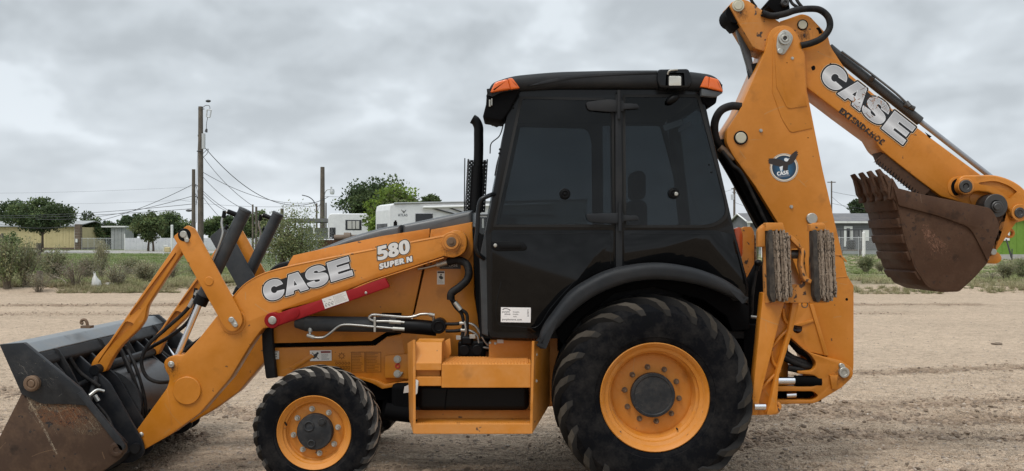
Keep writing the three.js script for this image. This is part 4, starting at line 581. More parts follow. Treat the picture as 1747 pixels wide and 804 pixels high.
decal('eagle_emblem', 1338, 283, zm + 0.003, 58, 56, 0, 580, 560, (c) => {
  c.translate(-20, -30); c.fillStyle = '#d9cdbd'; c.beginPath(); c.arc(310, 340, 242, 0, 7); c.fill(); c.fillStyle = '#17242f'; c.beginPath(); c.arc(310, 340, 234, 0, 7); c.fill(); c.fillStyle = '#d9cdbd'; c.beginPath(); c.arc(310, 340, 228, 0, 7); c.fill();
  const g = c.createRadialGradient(330, 430, 20, 310, 340, 210); g.addColorStop(0, '#2c6d92'); g.addColorStop(0.6, '#1a4664'); g.addColorStop(1, '#122a3d'); c.fillStyle = g; c.beginPath(); c.arc(310, 340, 205, 0, 7); c.fill();
  c.fillStyle = '#2e2522'; c.beginPath(); c.moveTo(330, 240); c.bezierCurveTo(260, 190, 130, 170, 40, 190); c.lineTo(58, 214); c.lineTo(30, 222); c.lineTo(56, 244); c.lineTo(38, 262); c.lineTo(70, 276); c.bezierCurveTo(150, 300, 210, 330, 280, 330); c.lineTo(300, 400); c.lineTo(370, 390); c.lineTo(380, 300); c.bezierCurveTo(440, 290, 500, 230, 530, 140); c.lineTo(552, 110); c.lineTo(528, 104); c.lineTo(556, 70); c.lineTo(520, 76); c.lineTo(536, 44); c.bezierCurveTo(480, 70, 420, 120, 384, 190); c.closePath(); c.fill();
  c.fillStyle = '#dfe3e6'; c.beginPath(); c.ellipse(346, 206, 36, 30, 0.3, 0, 7); c.fill(); c.beginPath(); c.moveTo(370, 196); c.lineTo(404, 178); c.lineTo(378, 214); c.fill(); c.beginPath(); c.moveTo(230, 330); c.lineTo(290, 310); c.lineTo(280, 390); c.lineTo(250, 400); c.fill();
  c.save(); c.translate(190, 478); c.rotate(-0.14); heavy(c, 'CASE', 0, 0, 86, 1, 5, '#e6e8ea', '#16222c', 10, null, 0); c.fillStyle = '#6b6f7a'; c.fillRect(0, 14, 220, 22); c.restore();
}, boom);
// boom cylinder (black) and grey dipper cylinder behind the boom
const bcyl = group('boom_cylinder', machine);
mesh('barrel', [bar(P(1240, 262, 0), P(1330, 420, 0), 0.075, 0.075, 28)], M.black, bcyl);
mesh('bracket', [plate([[1218, 240, 8], [1240, 236, 4], [1262, 280], [1330, 384], [1330, 410], [1300, 388], [1254, 300]], 0.1, 0.2)], M.deepBlack, bcyl);
mesh('hose', [tube([[1275, 184, 0.13], [1264, 182, 0.14], [1248, 181, 0.15], [1231, 188, 0.15], [1221, 204, 0.14], [1219, 222, 0.12], [1223, 240, 0.1], [1236, 258, 0.06]], 0.030, 80, 12), tube([[1232, 258, 0.16], [1250, 282, 0.16], [1262, 292, 0.16], [1290, 345, 0.14], [1312, 392, 0.12]], 0.016, 60)], M.hose, bcyl);
mesh('fitting', [bar(P(1228, 252, 0.12), P(1246, 266, 0.12), 0.028), bar(P(1240, 262, 0.14), P(1252, 272, 0.14), 0.02)], M.boltRust, bcyl);
const dcyl = group('dipper_cylinder', machine);
mesh('rod', [bar(P(1257, 38, 0), P(1288, 140, 0), 0.026)], M.hood, dcyl);
mesh('rod_flat', [plate([[1254, 42], [1261, 40], [1268, 52], [1282, 92], [1289, 128, 4], [1287, 136], [1277, 118]], 0.03, 0.05, { b: 0.006 })], M.greySteel ?? M.hood, dcyl);
mesh('rod_eye', [bar(P(1256, 22, 0.12), P(1256, 22, 0.12).setZ(-0.12), 0.075), plate([[1240, 16, 6], [1250, 4, 8], [1272, 20], [1266, 46], [1255, 48], [1244, 36, 8]], 0.1, 0.2)], M.deepBlack, dcyl);
mesh('barrel', [bar(P(1286, 110, -0.02), P(1300, 180, -0.02), 0.06)], M.black, dcyl);

M.steelRod = std({ color: new THREE.Color(0.30, 0.31, 0.33), metalness: 0.5, roughness: 0.35 });
const dip = group('dipper', machine), zd = 0.13;
const DIP = [[1332, 36], [1344, 32], [1369, 23, 6], [1382, 27, 6], [1396, 42], [1413, 60, 4], [1418, 80, 8], [1447, 124], [1523, 186], [1599, 243], [1680, 303, 6], [1700, 325, 20], [1716, 350, 14], [1700, 374, 20], [1680, 362, 20], [1640, 345, 8], [1606, 335], [1568, 307], [1521, 270], [1503, 255, 6], [1492, 236], [1439, 197], [1376, 149], [1340, 130], [1320, 100]];
mesh('dipper_beam', [plate(DIP, zd, 2 * zd, { b: 0.008 })], M.orange, dip);
mesh('lever_plate', [plate([[1243, 8, 8], [1260, -4, 10], [1277, 1], [1330, 37], [1342, 60], [1334, 96], [1304, 88, 8], [1286, 82, 4], [1259, 37]], zd + 0.006, 2 * zd + 0.012, { b: 0.008 })], M.orangeDirty, dip);
mesh('pin', [disc(1260, 9, zd + 0.022, 7.5, 0.03), ringz(1260, 9, zd + 0.016, 10.5, 7.2, 0.02)], M.pinCream, dip);
mesh('pin', [disc(1370, 42, zd + 0.014, 7.5, 0.03)], M.pinCream, dip);
mesh('pin_collar', [ringz(1370, 42, zd + 0.010, 9.2, 7.3, 0.02)], M.black, dip);
mesh('chip', [plate([[1384, 114, 2], [1390, 111, 3], [1392, 118, 3], [1386, 121, 3]], zd + 0.0015, 0.002, { b: 0 }), plate([[1392, 48, 2], [1398, 46, 2], [1404, 56, 3], [1398, 58], [1396, 52]], zd + 0.0015, 0.002, { b: 0 }), plate([[1578, 225], [1590, 233], [1586, 236]], zd + 0.0015, 0.002, { b: 0 })], M.deepBlack, dip);
decal('maker_logo', 1480, 176, zd + 0.004, 200, 52, 0.665, 1536, 400, (c, W, H) => { c.save(); c.translate(W * 0.02, H * 0.07); c.transform(1, 0, 0.02, 1, 0, 0); bigLetters(c, W * 0.95, H * 0.86, 0, 5); c.restore(); }, dip, 0.4);
decal('worn_lettering', 1477, 220, zd + 0.003, 112, 14, 0.655, 896, 112, (c, W, H) => { heavy(c, 'EXTENDAHOE', 8, 96, 104, 1.12, 8, '#1d1310', null, 0, null, 0); c.globalCompositeOperation = 'destination-out'; const r = rng(12); for (let i = 0; i < 90; i++) { const x = 200 + r() * 690; c.beginPath(); c.ellipse(x, r() * 110, 4 + 22 * r() * r(), 2 + 7 * r(), r() * 3, 0, 7); c.fill(); } for (let i = 0; i < 12; i++) c.fillRect(560 + r() * 240, 8 + r() * 60, 30 * r(), 34 * r()); }, dip);
{ // rack of saw teeth under the dipper
  const a = [1500, 268], b = [1578, 330], n = 17, pts = []; for (let i = 0; i <= n; i++) { const t = i / n, x = mix(a[0], b[0], t), y = mix(a[1], b[1], t); pts.push([x - 7, y + 9]); pts.push([x - 1, y + 3.2]); }
  mesh('saw_rack', [plate([...pts, [1590, 322], [1512, 258]], 0.115, 0.03, { b: 0 }), plate([[1503, 258], [1521, 272], [1608, 337], [1590, 338], [1510, 276]], 0.09, 0.18, { b: 0.004 })], M.rust, dip);
}
mesh('extension_cylinder', [bar(P(1424, 90, 0.02), P(1570, 207, 0.02), 0.036, 0.036, 24), bar(P(1416, 78, 0.02), P(1428, 93, 0.02), 0.02, 0.036, 24)], M.charcoal, dip);
mesh('extension_rod', [bar(P(1570, 207, 0.02), P(1696, 306, 0.02), 0.02)], M.steelRod, dip);
mesh('pressure_tube', [tube([[1436, 88, 0.07], [1470, 113, 0.07], [1500, 136, 0.07], [1530, 160, 0.07], [1549, 178, 0.06]], 0.009)], M.hood, dip);
mesh('fitting', [bar(P(1542, 178, 0.05), P(1560, 186, 0.05), 0.02), bar(P(1546, 175, 0.05), P(1553, 183, 0.07), 0.02), bar(P(1486, 137, 0.055), P(1490, 131, 0.075), 0.018)], M.steelDark, dip);
mesh('end_bore', [plate([[1616, 320, 12], [1622, 304, 12], [1638, 300, 12], [1652, 306, 10], [1654, 326, 10], [1638, 337, 14], [1622, 335, 10]], zd + 0.006, 0.02), plate([[1652, 334, 10], [1668, 326, 10], [1692, 336, 8], [1694, 350], [1660, 352]], zd + 0.005, 0.012)], M.orange, dip);
mesh('painted_bore_shade', [plate([[1622, 322, 10], [1626, 307, 10], [1640, 303, 10], [1646, 312, 6], [1640, 330, 8], [1630, 336, 8]], zd + 0.010, 0.012)], M.deepBlack, dip);  // near-black plate painting the shade inside the end bore
mesh('pivot_ring', [ringz(1700, 351, 0.27, 20, 9, 0.4), disc(1703, 353, 0.29, 10, 0.06), disc(1703, 353, 0.305, 6, 0.06)], M.steelDark, dip);
both('bucket_link', [plate([[1634, 310, 8], [1642, 299, 10], [1672, 299], [1698, 298, 14], [1727, 307, 14], [1749, 322, 14], [1762, 345, 12], [1758, 368, 10], [1741, 378, 12], [1728, 368, 8], [1716, 346, 12], [1692, 329, 12], [1664, 326, 8], [1652, 334, 8], [1640, 330, 8]], zd + 0.075, 0.05, { b: 0.012, bs: 3, holes: [[[1668, 309, 5], [1698, 305, 12], [1724, 314, 12], [1740, 327, 5], [1722, 343, 5], [1712, 334, 10], [1692, 320, 14], [1668, 317, 5]]] }), plate([[1660, 305], [1698, 301, 14], [1726, 309, 14], [1744, 326], [1722, 350], [1708, 334, 12], [1690, 325, 12], [1660, 320]], zd + 0.055, 0.025)], M.orange, dip);
both('link_boss', [ringz(1649, 318, zd + 0.095, 14, 7, 0.06), ringz(1741, 363, zd + 0.095, 14.5, 8, 0.06)], M.orangeDirty, dip);
both('pin', [ringz(1649, 318, zd + 0.11, 11, 5, 0.06), disc(1650, 319, zd + 0.10, 6, 0.04), ringz(1741, 363, zd + 0.105, 9, 4, 0.05), disc(1741, 363, zd + 0.10, 5, 0.03)], M.steelDark, dip);
mesh('coupler', [plate([[1726, 352], [1752, 352], [1750, 376], [1734, 380], [1704, 424, 6], [1696, 432, 6], [1690, 424], [1700, 396], [1704, 378], [1716, 362]], 0.16, 0.06), plate([[1726, 352], [1752, 352], [1750, 376], [1734, 380], [1704, 424, 6], [1690, 424], [1704, 378]], -0.10, 0.06), plate([[1684, 447, 4], [1690, 436, 6], [1703, 429, 5], [1711, 440, 8], [1706, 449, 8], [1694, 451, 6]], 0.2, 0.35), ringz(1724, 398, 0.12, 8.5, 4.5, 0.03)], M.orange, dip);
mesh('coupler_pin', [disc(1696, 430, 0.22, 5.5, 0.06), disc(1686, 442, 0.2, 3, 0.06)], M.zinc, dip);
// hydraulic hoses over the knuckle
const kh = group('boom_hoses', machine);
mesh('hose', [tube([[1300, 22, 0.16], [1316, 27, 0.16], [1338, 24, 0.17], [1356, 18, 0.18], [1379, 15, 0.18], [1399, 17, 0.18], [1413, 29, 0.18], [1416, 46, 0.18], [1405, 63, 0.18], [1386, 73, 0.18], [1366, 78, 0.17]], 0.0245, 110, 12), tube([[1346, -6, 0.1], [1352, 6, 0.12], [1364, 14, 0.14]], 0.012), tube([[1356, -8, 0.05], [1362, 4, 0.1], [1372, 16, 0.12]], 0.012), tube([[1278, -8, 0.08], [1284, 4, 0.08], [1290, 12, 0.05]], 0.012)], M.hose, kh);
mesh('hose_clamp', [plate([[1306, 8], [1320, -8], [1345, -2], [1348, 14], [1336, 28, 6], [1324, 22]], 0.10, 0.14), plate([[1304, 15], [1312, 8], [1310, 14], [1303, 18]], 0.12, 0.02)], M.deepBlack, kh);
mesh('clamp_bolt', [disc(1340, 4, 0.13, 7, 0.06), ringz(1340, 4, 0.14, 5, 3, 0.03)], M.steelDark, kh);

// digging bucket
const db = group('digging_bucket', machine), zk = 0.30;
{
  const sideP = [[1527, 320], [1571, 332], [1655, 349, 4], [1690, 356, 8], [1703, 376, 10], [1705, 392, 6], [1685, 446], [1662, 472], [1636, 496, 6], [1606, 497, 14], [1583, 487, 14], [1563, 457, 14], [1547, 411], [1535, 358]];
  both('side_plate', [plate(sideP, zk, 0.02, { b: 0.003 })], M.rust, db);
  both('side_cutter', [plate([[1525, 319], [1571, 331], [1655, 348, 4], [1691, 355, 8], [1704, 376, 10], [1706, 392, 6], [1686, 447], [1676, 426], [1656, 388, 14], [1600, 368], [1534, 351, 3]], zk + 0.016, 0.03, { b: 0.004 })], M.rust, db);
  decal('worn_patch', 1608, 425, zk + 0.002, 96, 90, 0, 576, 540, (c) => {
    const r = rng(41); for (let i = 0; i < 230; i++) { const t = r(), x = 110 + 150 * t + 130 * (r() - 0.5) * (0.5 + t), y = 60 + 220 * t + 90 * (r() - 0.5); c.fillStyle = 'rgba(150,108,84,0.14)'; c.beginPath(); c.ellipse(x, y, 4 + 18 * r(), 2 + 6 * r(), 0.9 + 0.8 * r(), 0, 7); c.fill(); }
    for (let i = 0; i < 70; i++) { const x = 100 + 380 * r(), y = 120 + 330 * r(); c.fillStyle = 'rgba(126,84,62,0.16)'; c.beginPath(); c.ellipse(x, y, 6 + 30 * r() * r(), 1 + 2 * r(), -0.6 + r(), 0, 7); c.fill(); }
  }, db, 0.65);
  const L = [[1520, 316], [1531, 342], [1535, 358], [1547, 411], [1563, 457], [1583, 487], [1606, 497], [1636, 496], [1662, 472], [1685, 446]];
  const nrm = (i) => { const a = L[Math.max(0, i - 1)], b = L[Math.min(L.length - 1, i + 1)], dx = b[0] - a[0], dy = b[1] - a[1], l = Math.hypot(dx, dy); return [-dy / l, dx / l]; };
  const off = (k) => L.map((p, i) => { const n = nrm(i); return [p[0] + n[0] * k, p[1] + n[1] * k, 4]; });
  mesh('shell', [plate([...off(2).map((p) => p), ...off(-3).reverse()], zk - 0.002, 2 * zk - 0.004, { b: 0.001 })], M.rust, db);
  const at = (y, k) => { let i = 0; while (i < L.length - 2 && L[i + 1][1] < y) i++; const t = (y - L[i][1]) / (L[i + 1][1] - L[i][1]), n = nrm(i); return [mix(L[i][0], L[i + 1][0], t) + n[0] * k, y + n[1] * k]; };
  for (const [y0, y1] of [[334, 358], [371, 388], [399, 415], [428, 444], [461, 477]]) mesh('wear_strip', [plate([at(y0, 1.8), at(y0 + 1.5, 7), at((y0 + y1) / 2, 7.4), at(y1 - 1.5, 7), at(y1, 1.8)], zk - 0.012, 2 * zk - 0.024, { b: 0.002 })], M.rust, db);
  mesh('lip_plate', [plate([[1508, 300], [1514, 298], [1532, 326], [1530, 346], [1524, 338]], zk, 2 * zk, { b: 0.003 })], M.rust, db);
  const tip = P(1502, 288, 0.3), taper = (g, z) => { const p = g.attributes.position, mid = 0.3 - 0.0425; for (let i = 0; i < p.count; i++) { const q = Math.hypot(p.getX(i) - tip.x, p.getY(i) - tip.y), k = mix(0.42, 1, sst(0, 0.16, q)); p.setZ(i, mid + (p.getZ(i) - mid) * k); } g.computeVertexNormals(); return g.translate(0, 0, z - mid); };
  for (const z of [0.252, 0.084, -0.084, -0.252]) mesh('bucket_tooth', [taper(plate([[1498, 290, 1], [1505, 287, 2], [1511, 295], [1520, 302], [1531, 318], [1533, 332, 3], [1519, 338, 4], [1510, 326], [1507, 312], [1503, 299]], 0.3, 0.085, { b: 0.014, bs: 2 }), z), plate([[1514, 308], [1524, 303, 3], [1535, 322], [1535, 336, 4], [1516, 343, 4]], 0.3, 0.1, { b: 0.015 }).translate(0, 0, z - 0.25)], M.rust, db);
  mesh('hinge_ear', [plate([[1680, 348], [1700, 340, 10], [1722, 356, 10], [1712, 396, 8], [1700, 430, 6], [1684, 440], [1670, 380]], 0.16, 0.32, { b: 0.01 })], M.rust, db);
}

// grease and grime round the pins
const grime = (px, py, z, w, h, seed, parent, col = '40,24,12') => decal('grease_stain', px, py, z, w, h, 0, 256, 256, (c) => { const r = rng(seed); for (let i = 0; i < 420; i++) { const a = r() * 6.3, q = 120 * Math.pow(r(), 0.8), k = 1 - q / 125; c.fillStyle = 'rgba(' + col + ',' + (0.16 * k) + ')'; c.beginPath(); c.ellipse(128 + Math.cos(a) * q, 128 + Math.sin(a) * q * 0.95, 3 + 12 * r(), 2 + 8 * r(), r() * 3, 0, 7); c.fill(); } for (let i = 0; i < 9; i++) { const x = 60 + 136 * r(), l = 30 + 70 * r(); c.strokeStyle = 'rgba(' + col + ',0.16)'; c.lineWidth = 2 + 4 * r(); c.beginPath(); c.moveTo(x, 128); c.lineTo(x + 6 * (r() - 0.5), Math.min(250, 128 + l)); c.stroke(); } }, parent, 0.35);
grime(1322, 86, zd + 0.009, 52, 60, 1, dip); grime(1264, 22, zd + 0.009, 34, 40, 2, dip); grime(1372, 60, zd + 0.003, 40, 60, 3, dip); grime(1436, 640, 0.2325, 44, 40, 4, machine); grime(1640, 330, zd + 0.0085, 30, 26, 5, dip); grime(398, 556, 0.5515, 60, 52, 6, machine); grime(772, 420, 0.5525, 60, 46, 7, machine); grime(294, 628, 0.5525, 36, 44, 8, machine); 
// swing tower, stabilisers
const tower = group('swing_tower', machine), zt = 0.21;
both('tower_plate', [plate([[1350, 577], [1380, 601, 10], [1404, 608], [1436, 616], [1456, 630, 10], [1456, 643, 8], [1436, 662], [1391, 689, 8], [1326, 690], [1326, 683], [1388, 683, 6], [1398, 676, 6], [1388, 668, 6], [1326, 668], [1326, 660], [1390, 660, 8], [1401, 650, 8], [1390, 640, 8], [1362, 638], [1362, 634], [1388, 632, 6], [1394, 620, 8], [1384, 606, 8]], zt + 0.02, 0.1, { b: 0.006 })], M.orange, tower);
mesh('king_post', [plate([[1345, 519], [1386, 519], [1413, 608], [1378, 600], [1350, 577], [1340, 560]], zt, 2 * zt, { holes: [circ(1361, 561, 9)] }), plate([[1300, 575], [1345, 575], [1345, 690], [1300, 690]], 0.0, 0.16)], M.orange, tower);
mesh('tower_rib', [plate([[1381, 519], [1388, 519], [1414, 607], [1407, 607]], zt + 0.012, 0.02), plate([[1352, 555], [1388, 545], [1389, 549], [1368, 557]], zt + 0.01, 0.014)], M.orange, tower);
mesh('tower_block', [plate([[1416, 641], [1430, 641], [1428, 664], [1420, 664]], zt + 0.045, 0.04)], M.orange, tower);
mesh('pin', [ringz(1441, 636, zt + 0.05, 9, 4.5, 0.04), disc(1441, 636, zt + 0.045, 5, 0.03), disc(1436, 624, zt + 0.036, 4, 0.02), plate([[1432, 622, 4], [1440, 620, 4], [1449, 640, 6], [1436, 646, 6]], zt + 0.03, 0.01)], M.zinc, tower);
mesh('swing_rod', [bar(P(1322, 650, 0.2), P(1358, 650, 0.2), 0.029), bar(P(1342, 675, 0.2), P(1358, 674, 0.2), 0.02)], M.chrome, tower);
mesh('swing_gland', [bar(P(1356, 650, 0.2), P(1400, 651, 0.2), 0.04), plate([[1322, 664], [1402, 664], [1402, 686], [1322, 686]], 0.12, 0.1)], M.deepBlack, tower);
mesh('hose', [tube([[1335, 600, 0.05], [1352, 612, 0.12], [1372, 620, 0.16], [1388, 628, 0.1]], 0.032), tube([[1330, 606, 0.12], [1355, 618, 0.16], [1376, 626, 0.18], [1394, 622, 0.08]], 0.026), tube([[1345, 628, 0.16], [1370, 632, 0.18], [1392, 628, 0.12]], 0.024), tube([[1350, 578, 0.05], [1366, 596, 0.08], [1380, 604, 0.1], [1390, 622, 0.05]], 0.04)], M.hose, tower);
mesh('main_frame', [plate([[1270, 540], [1345, 540], [1345, 600], [1300, 690], [1270, 690]], 0.0, 0.3), box(P(1262, 0, 0.6).x, P(1302, 0, 0.6).x, 0.55, 1.1, -0.85, 0.72)], M.deepBlack, tower);
for (const s of [1, -1]) {
  const st = group('stabilizer', machine), q = (g) => (Array.isArray(g) ? g.filter(Boolean) : [g]).map((e) => (s > 0 ? join(e) : mir(join(e)))), put = (n, g, m) => mesh(n, q(g), m, st), z1 = 0.94;
  put('leg_web', [plate([[1303, 500], [1361, 500], [1361, 522], [1350, 566], [1326, 640], [1315, 708], [1282, 709], [1284, 680]], z1 - 0.06, 0.02)], M.orange);
  put('leg_flange', [plate([[1302, 500], [1342, 500], [1337, 522], [1294, 692], [1293, 709, 4], [1282, 709, 4], [1284, 678]], z1, 0.1, { b: 0.006 })], M.orange);
  put('leg_flange', [plate([[1355, 500], [1364, 500], [1363, 522], [1353, 566], [1330, 640], [1326, 690], [1329, 704, 8], [1318, 709, 6], [1308, 708], [1314, 690], [1324, 640], [1345, 566]], z1, 0.1, { b: 0.006 })], M.orange);
  for (const [a, b] of [[[1336, 526], [1351, 558]], [[1352, 556], [1318, 592]], [[1316, 598], [1331, 632]], [[1331, 632], [1300, 664]]]) { const mx = (a[0] + b[0]) / 2, my = (a[1] + b[1]) / 2, sg = a[0] < b[0] ? -4 : -5; put('leg_rib', [tube([[a[0], a[1], z1 - 0.045], [mx + sg, my + 3, z1 - 0.045], [b[0], b[1], z1 - 0.045]], 0.012, 20)], M.orange); }
  put('foot_pin', [bar(P(1287, 694, z1 + 0.01), P(1306, 694, z1 + 0.01), 0.022), ], M.chrome);
  put('foot_roller', [ringz(1326, 694, z1 - 0.01, 8, 3, 0.08), disc(1322, 698, z1 - 0.02, 10, 0.05)], M.orangeDirty);
  // pad carrier
  put('pad_frame', [plate([[1293, 392, 6], [1301, 384, 5], [1309, 380, 3], [1336, 380, 3], [1340, 396], [1356, 404, 10], [1372, 425, 8], [1376, 470, 14], [1384, 480], [1384, 384, 4], [1390, 380, 3], [1406, 380, 4], [1412, 392], [1412, 517], [1306, 517], [1303, 422], [1293, 421]], z1 + 0.02, 0.05, { holes: [[[1349, 424, 4], [1366, 422, 6], [1370, 450], [1374, 476, 8], [1370, 486], [1349, 488, 4]]] })], M.orangeDirty);
  put('pad_gusset', [plate([[1342, 400], [1356, 403, 10], [1372, 427, 6], [1366, 425, 6], [1352, 412]], z1 + 0.06, 0.06), plate([[1368, 424], [1373, 424], [1371, 452, 6], [1376, 472, 8], [1386, 478], [1384, 484], [1372, 480, 8], [1366, 454]], z1 + 0.07, 0.08), plate([[1293, 392, 6], [1306, 384], [1306, 421], [1294, 421]], z1 + 0.05, 0.05), plate([[1307, 380, 3], [1337, 380, 3], [1337, 394], [1307, 394]], z1 + 0.085, 0.08), plate([[1383, 382, 3], [1408, 382, 3], [1408, 394], [1383, 394]], z1 + 0.075, 0.07)], M.orangeDirty);
  put('pad_shaft', [bar(P(1342, 434, z1 - 0.02), P(1372, 434, z1 - 0.02), 0.03)], M.steelDark);
  for (const [x0, nz] of [[1311, 0.03], [1387, 0.02]]) {
    const r = rng(Math.round(x0));
    put('pad_backing', [plate([[x0, 394, 3], [x0 + 7, 391, 4], [x0 + 13, 514], [x0 + 8, 517, 3], [x0 + 3, 505]], z1 + 0.11, 0.08)], M.padDark);
    for (let k = 0; k < 5; k++) {
      const xa = x0 + 6.5 + k * 6.2, L = [], R = [], t0 = [4, 1, 0, 1.5, 6][k], t1 = [5, 1.5, 0, 2, 8][k]; for (let i = 0; i <= 30; i++) { const t = i / 30, y = mix(391 + t0, 516 - t1, t), x = xa + 6 * t, e = i < 2 || i > 28 ? 1.2 : 0; L.push([x + e + 1.9 * (r() - 0.5), y]); R.push([x - e + 5.2 + 1.9 * (r() - 0.5), y]); }
      put('pad_layer', [plate([...L, ...R.reverse()], z1 + 0.085 + 0.018 * (k % 2) + 0.012 * r(), 0.09, { b: 0.008 })], M.padRub);
    }
  }
}
mesh('pin_ring', [new THREE.TorusGeometry(5 * S(0.95), 0.004, 6, 20).translate(...P(1373, 520, 0.95).toArray())], M.boltRust, machine);
mesh('rear_lamp', [plate([[1253, 391, 2], [1263, 387, 3], [1268, 400, 3], [1268, 436, 4], [1262, 444, 3], [1253, 440]], 0.74, 0.08, { b: 0.01 })], M.amberDark, machine);
const lever = group('control_lever', machine);
mesh('lever_rod', [tube([[1293, 450, 0.62], [1289, 470, 0.62], [1284, 505, 0.62], [1282, 545, 0.6]], 0.012)], M.hose, lever);
mesh('lever_knob', [new THREE.SphereGeometry(0.026, 16, 12).scale(1.1, 0.9, 1).translate(...P(1294, 449, 0.62).toArray()), tube([[1293, 452, 0.62], [1291, 462, 0.62]], 0.017)], M.black, lever);
mesh('rear_post', [plate([[1284, 480], [1300, 450], [1306, 460], [1304, 540], [1270, 640], [1268, 560]], 0.55, 0.2)], M.deepBlack, machine);
mesh('pipe_band', [bar(P(1281, 541, 0.62), P(1300, 543, 0.62), 0.012)], M.zinc, machine);

// ---------------------------------------------------------------- ground: one sheet from underfoot to the horizon
const ruts = [ // tyre tracks and scuffed strips: polyline (x, z), half width, depth of colour, height
  { p: [[1.6, -3.6], [3.2, -4.35], [5.2, -4.9], [8, -5.6], [14, -7.2]], w: 0.20, c: 1.10, h: 0.035 },
  { p: [[1.9, -2.4], [3.4, -2.3], [5.6, -2.7], [9, -3.4]], w: 0.24, c: 0.90, h: 0.02 },
  { p: [[1.5, -1.3], [2.8, -2.0], [4.0, -1.6], [6.5, -1.9]], w: 0.3, c: 0.905, h: 0.03 },
  { p: [[1.3, -0.4], [2.2, -0.9], [3.1, -1.0], [5.0, -0.6]], w: 0.16, c: 0.75, h: 0.018 },
  { p: [[-14, -16.9], [-8, -17.1], [0, -17.4], [12, -17.6]], w: 0.35, c: 0.90, h: 0.05 },
  { p: [[-14, -14.4], [-6, -14.2], [0, -14.5], [9, -14.8]], w: 0.5, c: 0.3, h: 0.02 },
  { p: [[-6, -3.4], [-4.4, -3.0], [-3, -2.2], [-1.6, -1.6]], w: 0.3, c: 0.45, h: 0.02 },
  { p: [[-6, -1.6], [-4.2, -1.2], [-2.6, -0.9]], w: 0.25, c: 0.45, h: 0.02 },
  { p: [[-2.2, 0.62], [-0.4, 0.5], [1.6, 0.72], [4, 0.5]], w: 0.22, c: 0.75, h: 0.015 },
];
const segD = (x, z, a, b) => { const dx = b[0] - a[0], dz = b[1] - a[1], t = sat(((x - a[0]) * dx + (z - a[1]) * dz) / (dx * dx + dz * dz)); return Math.hypot(x - a[0] - t * dx, z - a[1] - t * dz); };
function rutAt(x, z) {
  let c = 0, h = 0; const wob = 0.16 * fbm(x * 0.9 + 3, z * 0.9, 3);
  for (const r of ruts) { let d = 1e9; for (let i = 0; i + 1 < r.p.length; i++) d = Math.min(d, segD(x, z, r.p[i], r.p[i + 1])); d += wob; const k = Math.exp(-d * d / (r.w * r.w)), brk = sat(0.55 + 1.1 * fbm(x * 2.2, z * 4 + 9, 4)); c = Math.max(c, k * r.c * (0.45 + 0.75 * brk)); h += r.h * (Math.exp(-((d - r.w) ** 2) / (0.4 * r.w * r.w)) * brk - k * 0.7); }
  return [c, h];
}
const footprints = [[RX, 0.8], [RX, -0.8], [FX, 0.83], [FX, -0.83], [-3.4, 0], [-3.4, 0.8], [-3.4, -0.8]];
function groundY(x, z) {
  const near = sst(-14, -2, z) * (1 - sst(8, 14, Math.abs(x)));
  let y = 0.05 * fbm(x * 0.05, z * 0.05, 3) * sst(-4, -20, z);
  const [, h] = z > -24 && Math.abs(x) < 18 ? rutAt(x, z) : [0, 0];
  const churn = sst(1.2, 2.4, x) * sst(-7, -1.5, z) * 0.9 + 0.35;
  y += h * 1.2 + (0.02 * fbm(x * 1.7, z * 1.7, 4) + 0.07 * churn * Math.abs(fbm(x * 3.2 + 31, z * 4.6, 4, 256, 0.6))) * (0.25 + 0.75 * near);
  y += 0.25 * sst(-22.4, -24.5, z) * (0.6 + 0.8 * fbm(x * 0.5, z * 0.5, 3)) * sst(-36, -27, z);
  for (const [fx, fz] of footprints) { const d = Math.hypot((x - fx) / 0.5, (z - fz) / 0.32); y *= sst(0.5, 1.3, d); }
  return y - 0.006;
}
const SAND = [0.63, 0.485, 0.355], EARTH = [0.255, 0.175, 0.115], SCRUB = [0.26, 0.225, 0.15], GRASS = [0.13, 0.172, 0.062], ROAD = [0.44, 0.42, 0.39], DRY = [0.36, 0.31, 0.2];
function groundColor(x, z) {
  const n1 = fbm(x * 0.35, z * 0.55 + 5, 4), n2 = fbm(x * 2.4 + 7, z * 3.4, 4), n3 = fbm(x * 0.12 + 30, z * 0.2, 3);
  const st = fbm(x * 1.1 + 60, z * 7 + 2, 4), f3 = fbm(x * 5.5 + 3, z * 12, 3);
  let c = SAND.map((v) => v * (1 + 0.16 * n1 + 0.16 * n2 + 0.12 * st + 0.16 * f3));
  const [r] = z > -24 && Math.abs(x) < 18 ? rutAt(x, z) : [0];
  const churn = sst(-7.2, -0.9, z + 1.2 * n1) * sat(0.12 + 0.85 * st + 0.5 * f3 + 0.7 * n1 + (x > 1 ? 0.12 : 0.06));
  c = cmix(c, EARTH, sat(Math.max(r * (1.0 + 0.7 * f3), churn)));
  const scr = sst(-22.2, -25.5, z + 2.5 * n1 + (x > -2 ? 1.5 : 0));
  c = cmix(c, cmix(SCRUB, DRY, sat(0.5 + 1.3 * n2)), scr * 0.85);
  const gr = sst(-26, -44, z + 8 * n3);
  c = cmix(c, cmix(GRASS, DRY, sat(0.18 + 1.0 * n1 + 0.5 * n3)), gr);
  const strip = sst(-40, -43, z + 2 * n3) * (1 - sst(-46, -50, z + 2 * n3)); c = cmix(c, DRY, strip * 0.6);
  if (x > 14) { const e = sst(14, 26, x) * sst(-20, -30, z); c = cmix(c, cmix(SAND, DRY, 0.5 + n1), e * 0.75 * (1 - sst(-80, -110, z))); }
  const rd = sst(-113, -116, z) * (1 - sst(-146, -150, z)); c = cmix(c, ROAD.map((v) => v * (1 + 0.1 * n1)), rd);
  return c;
}
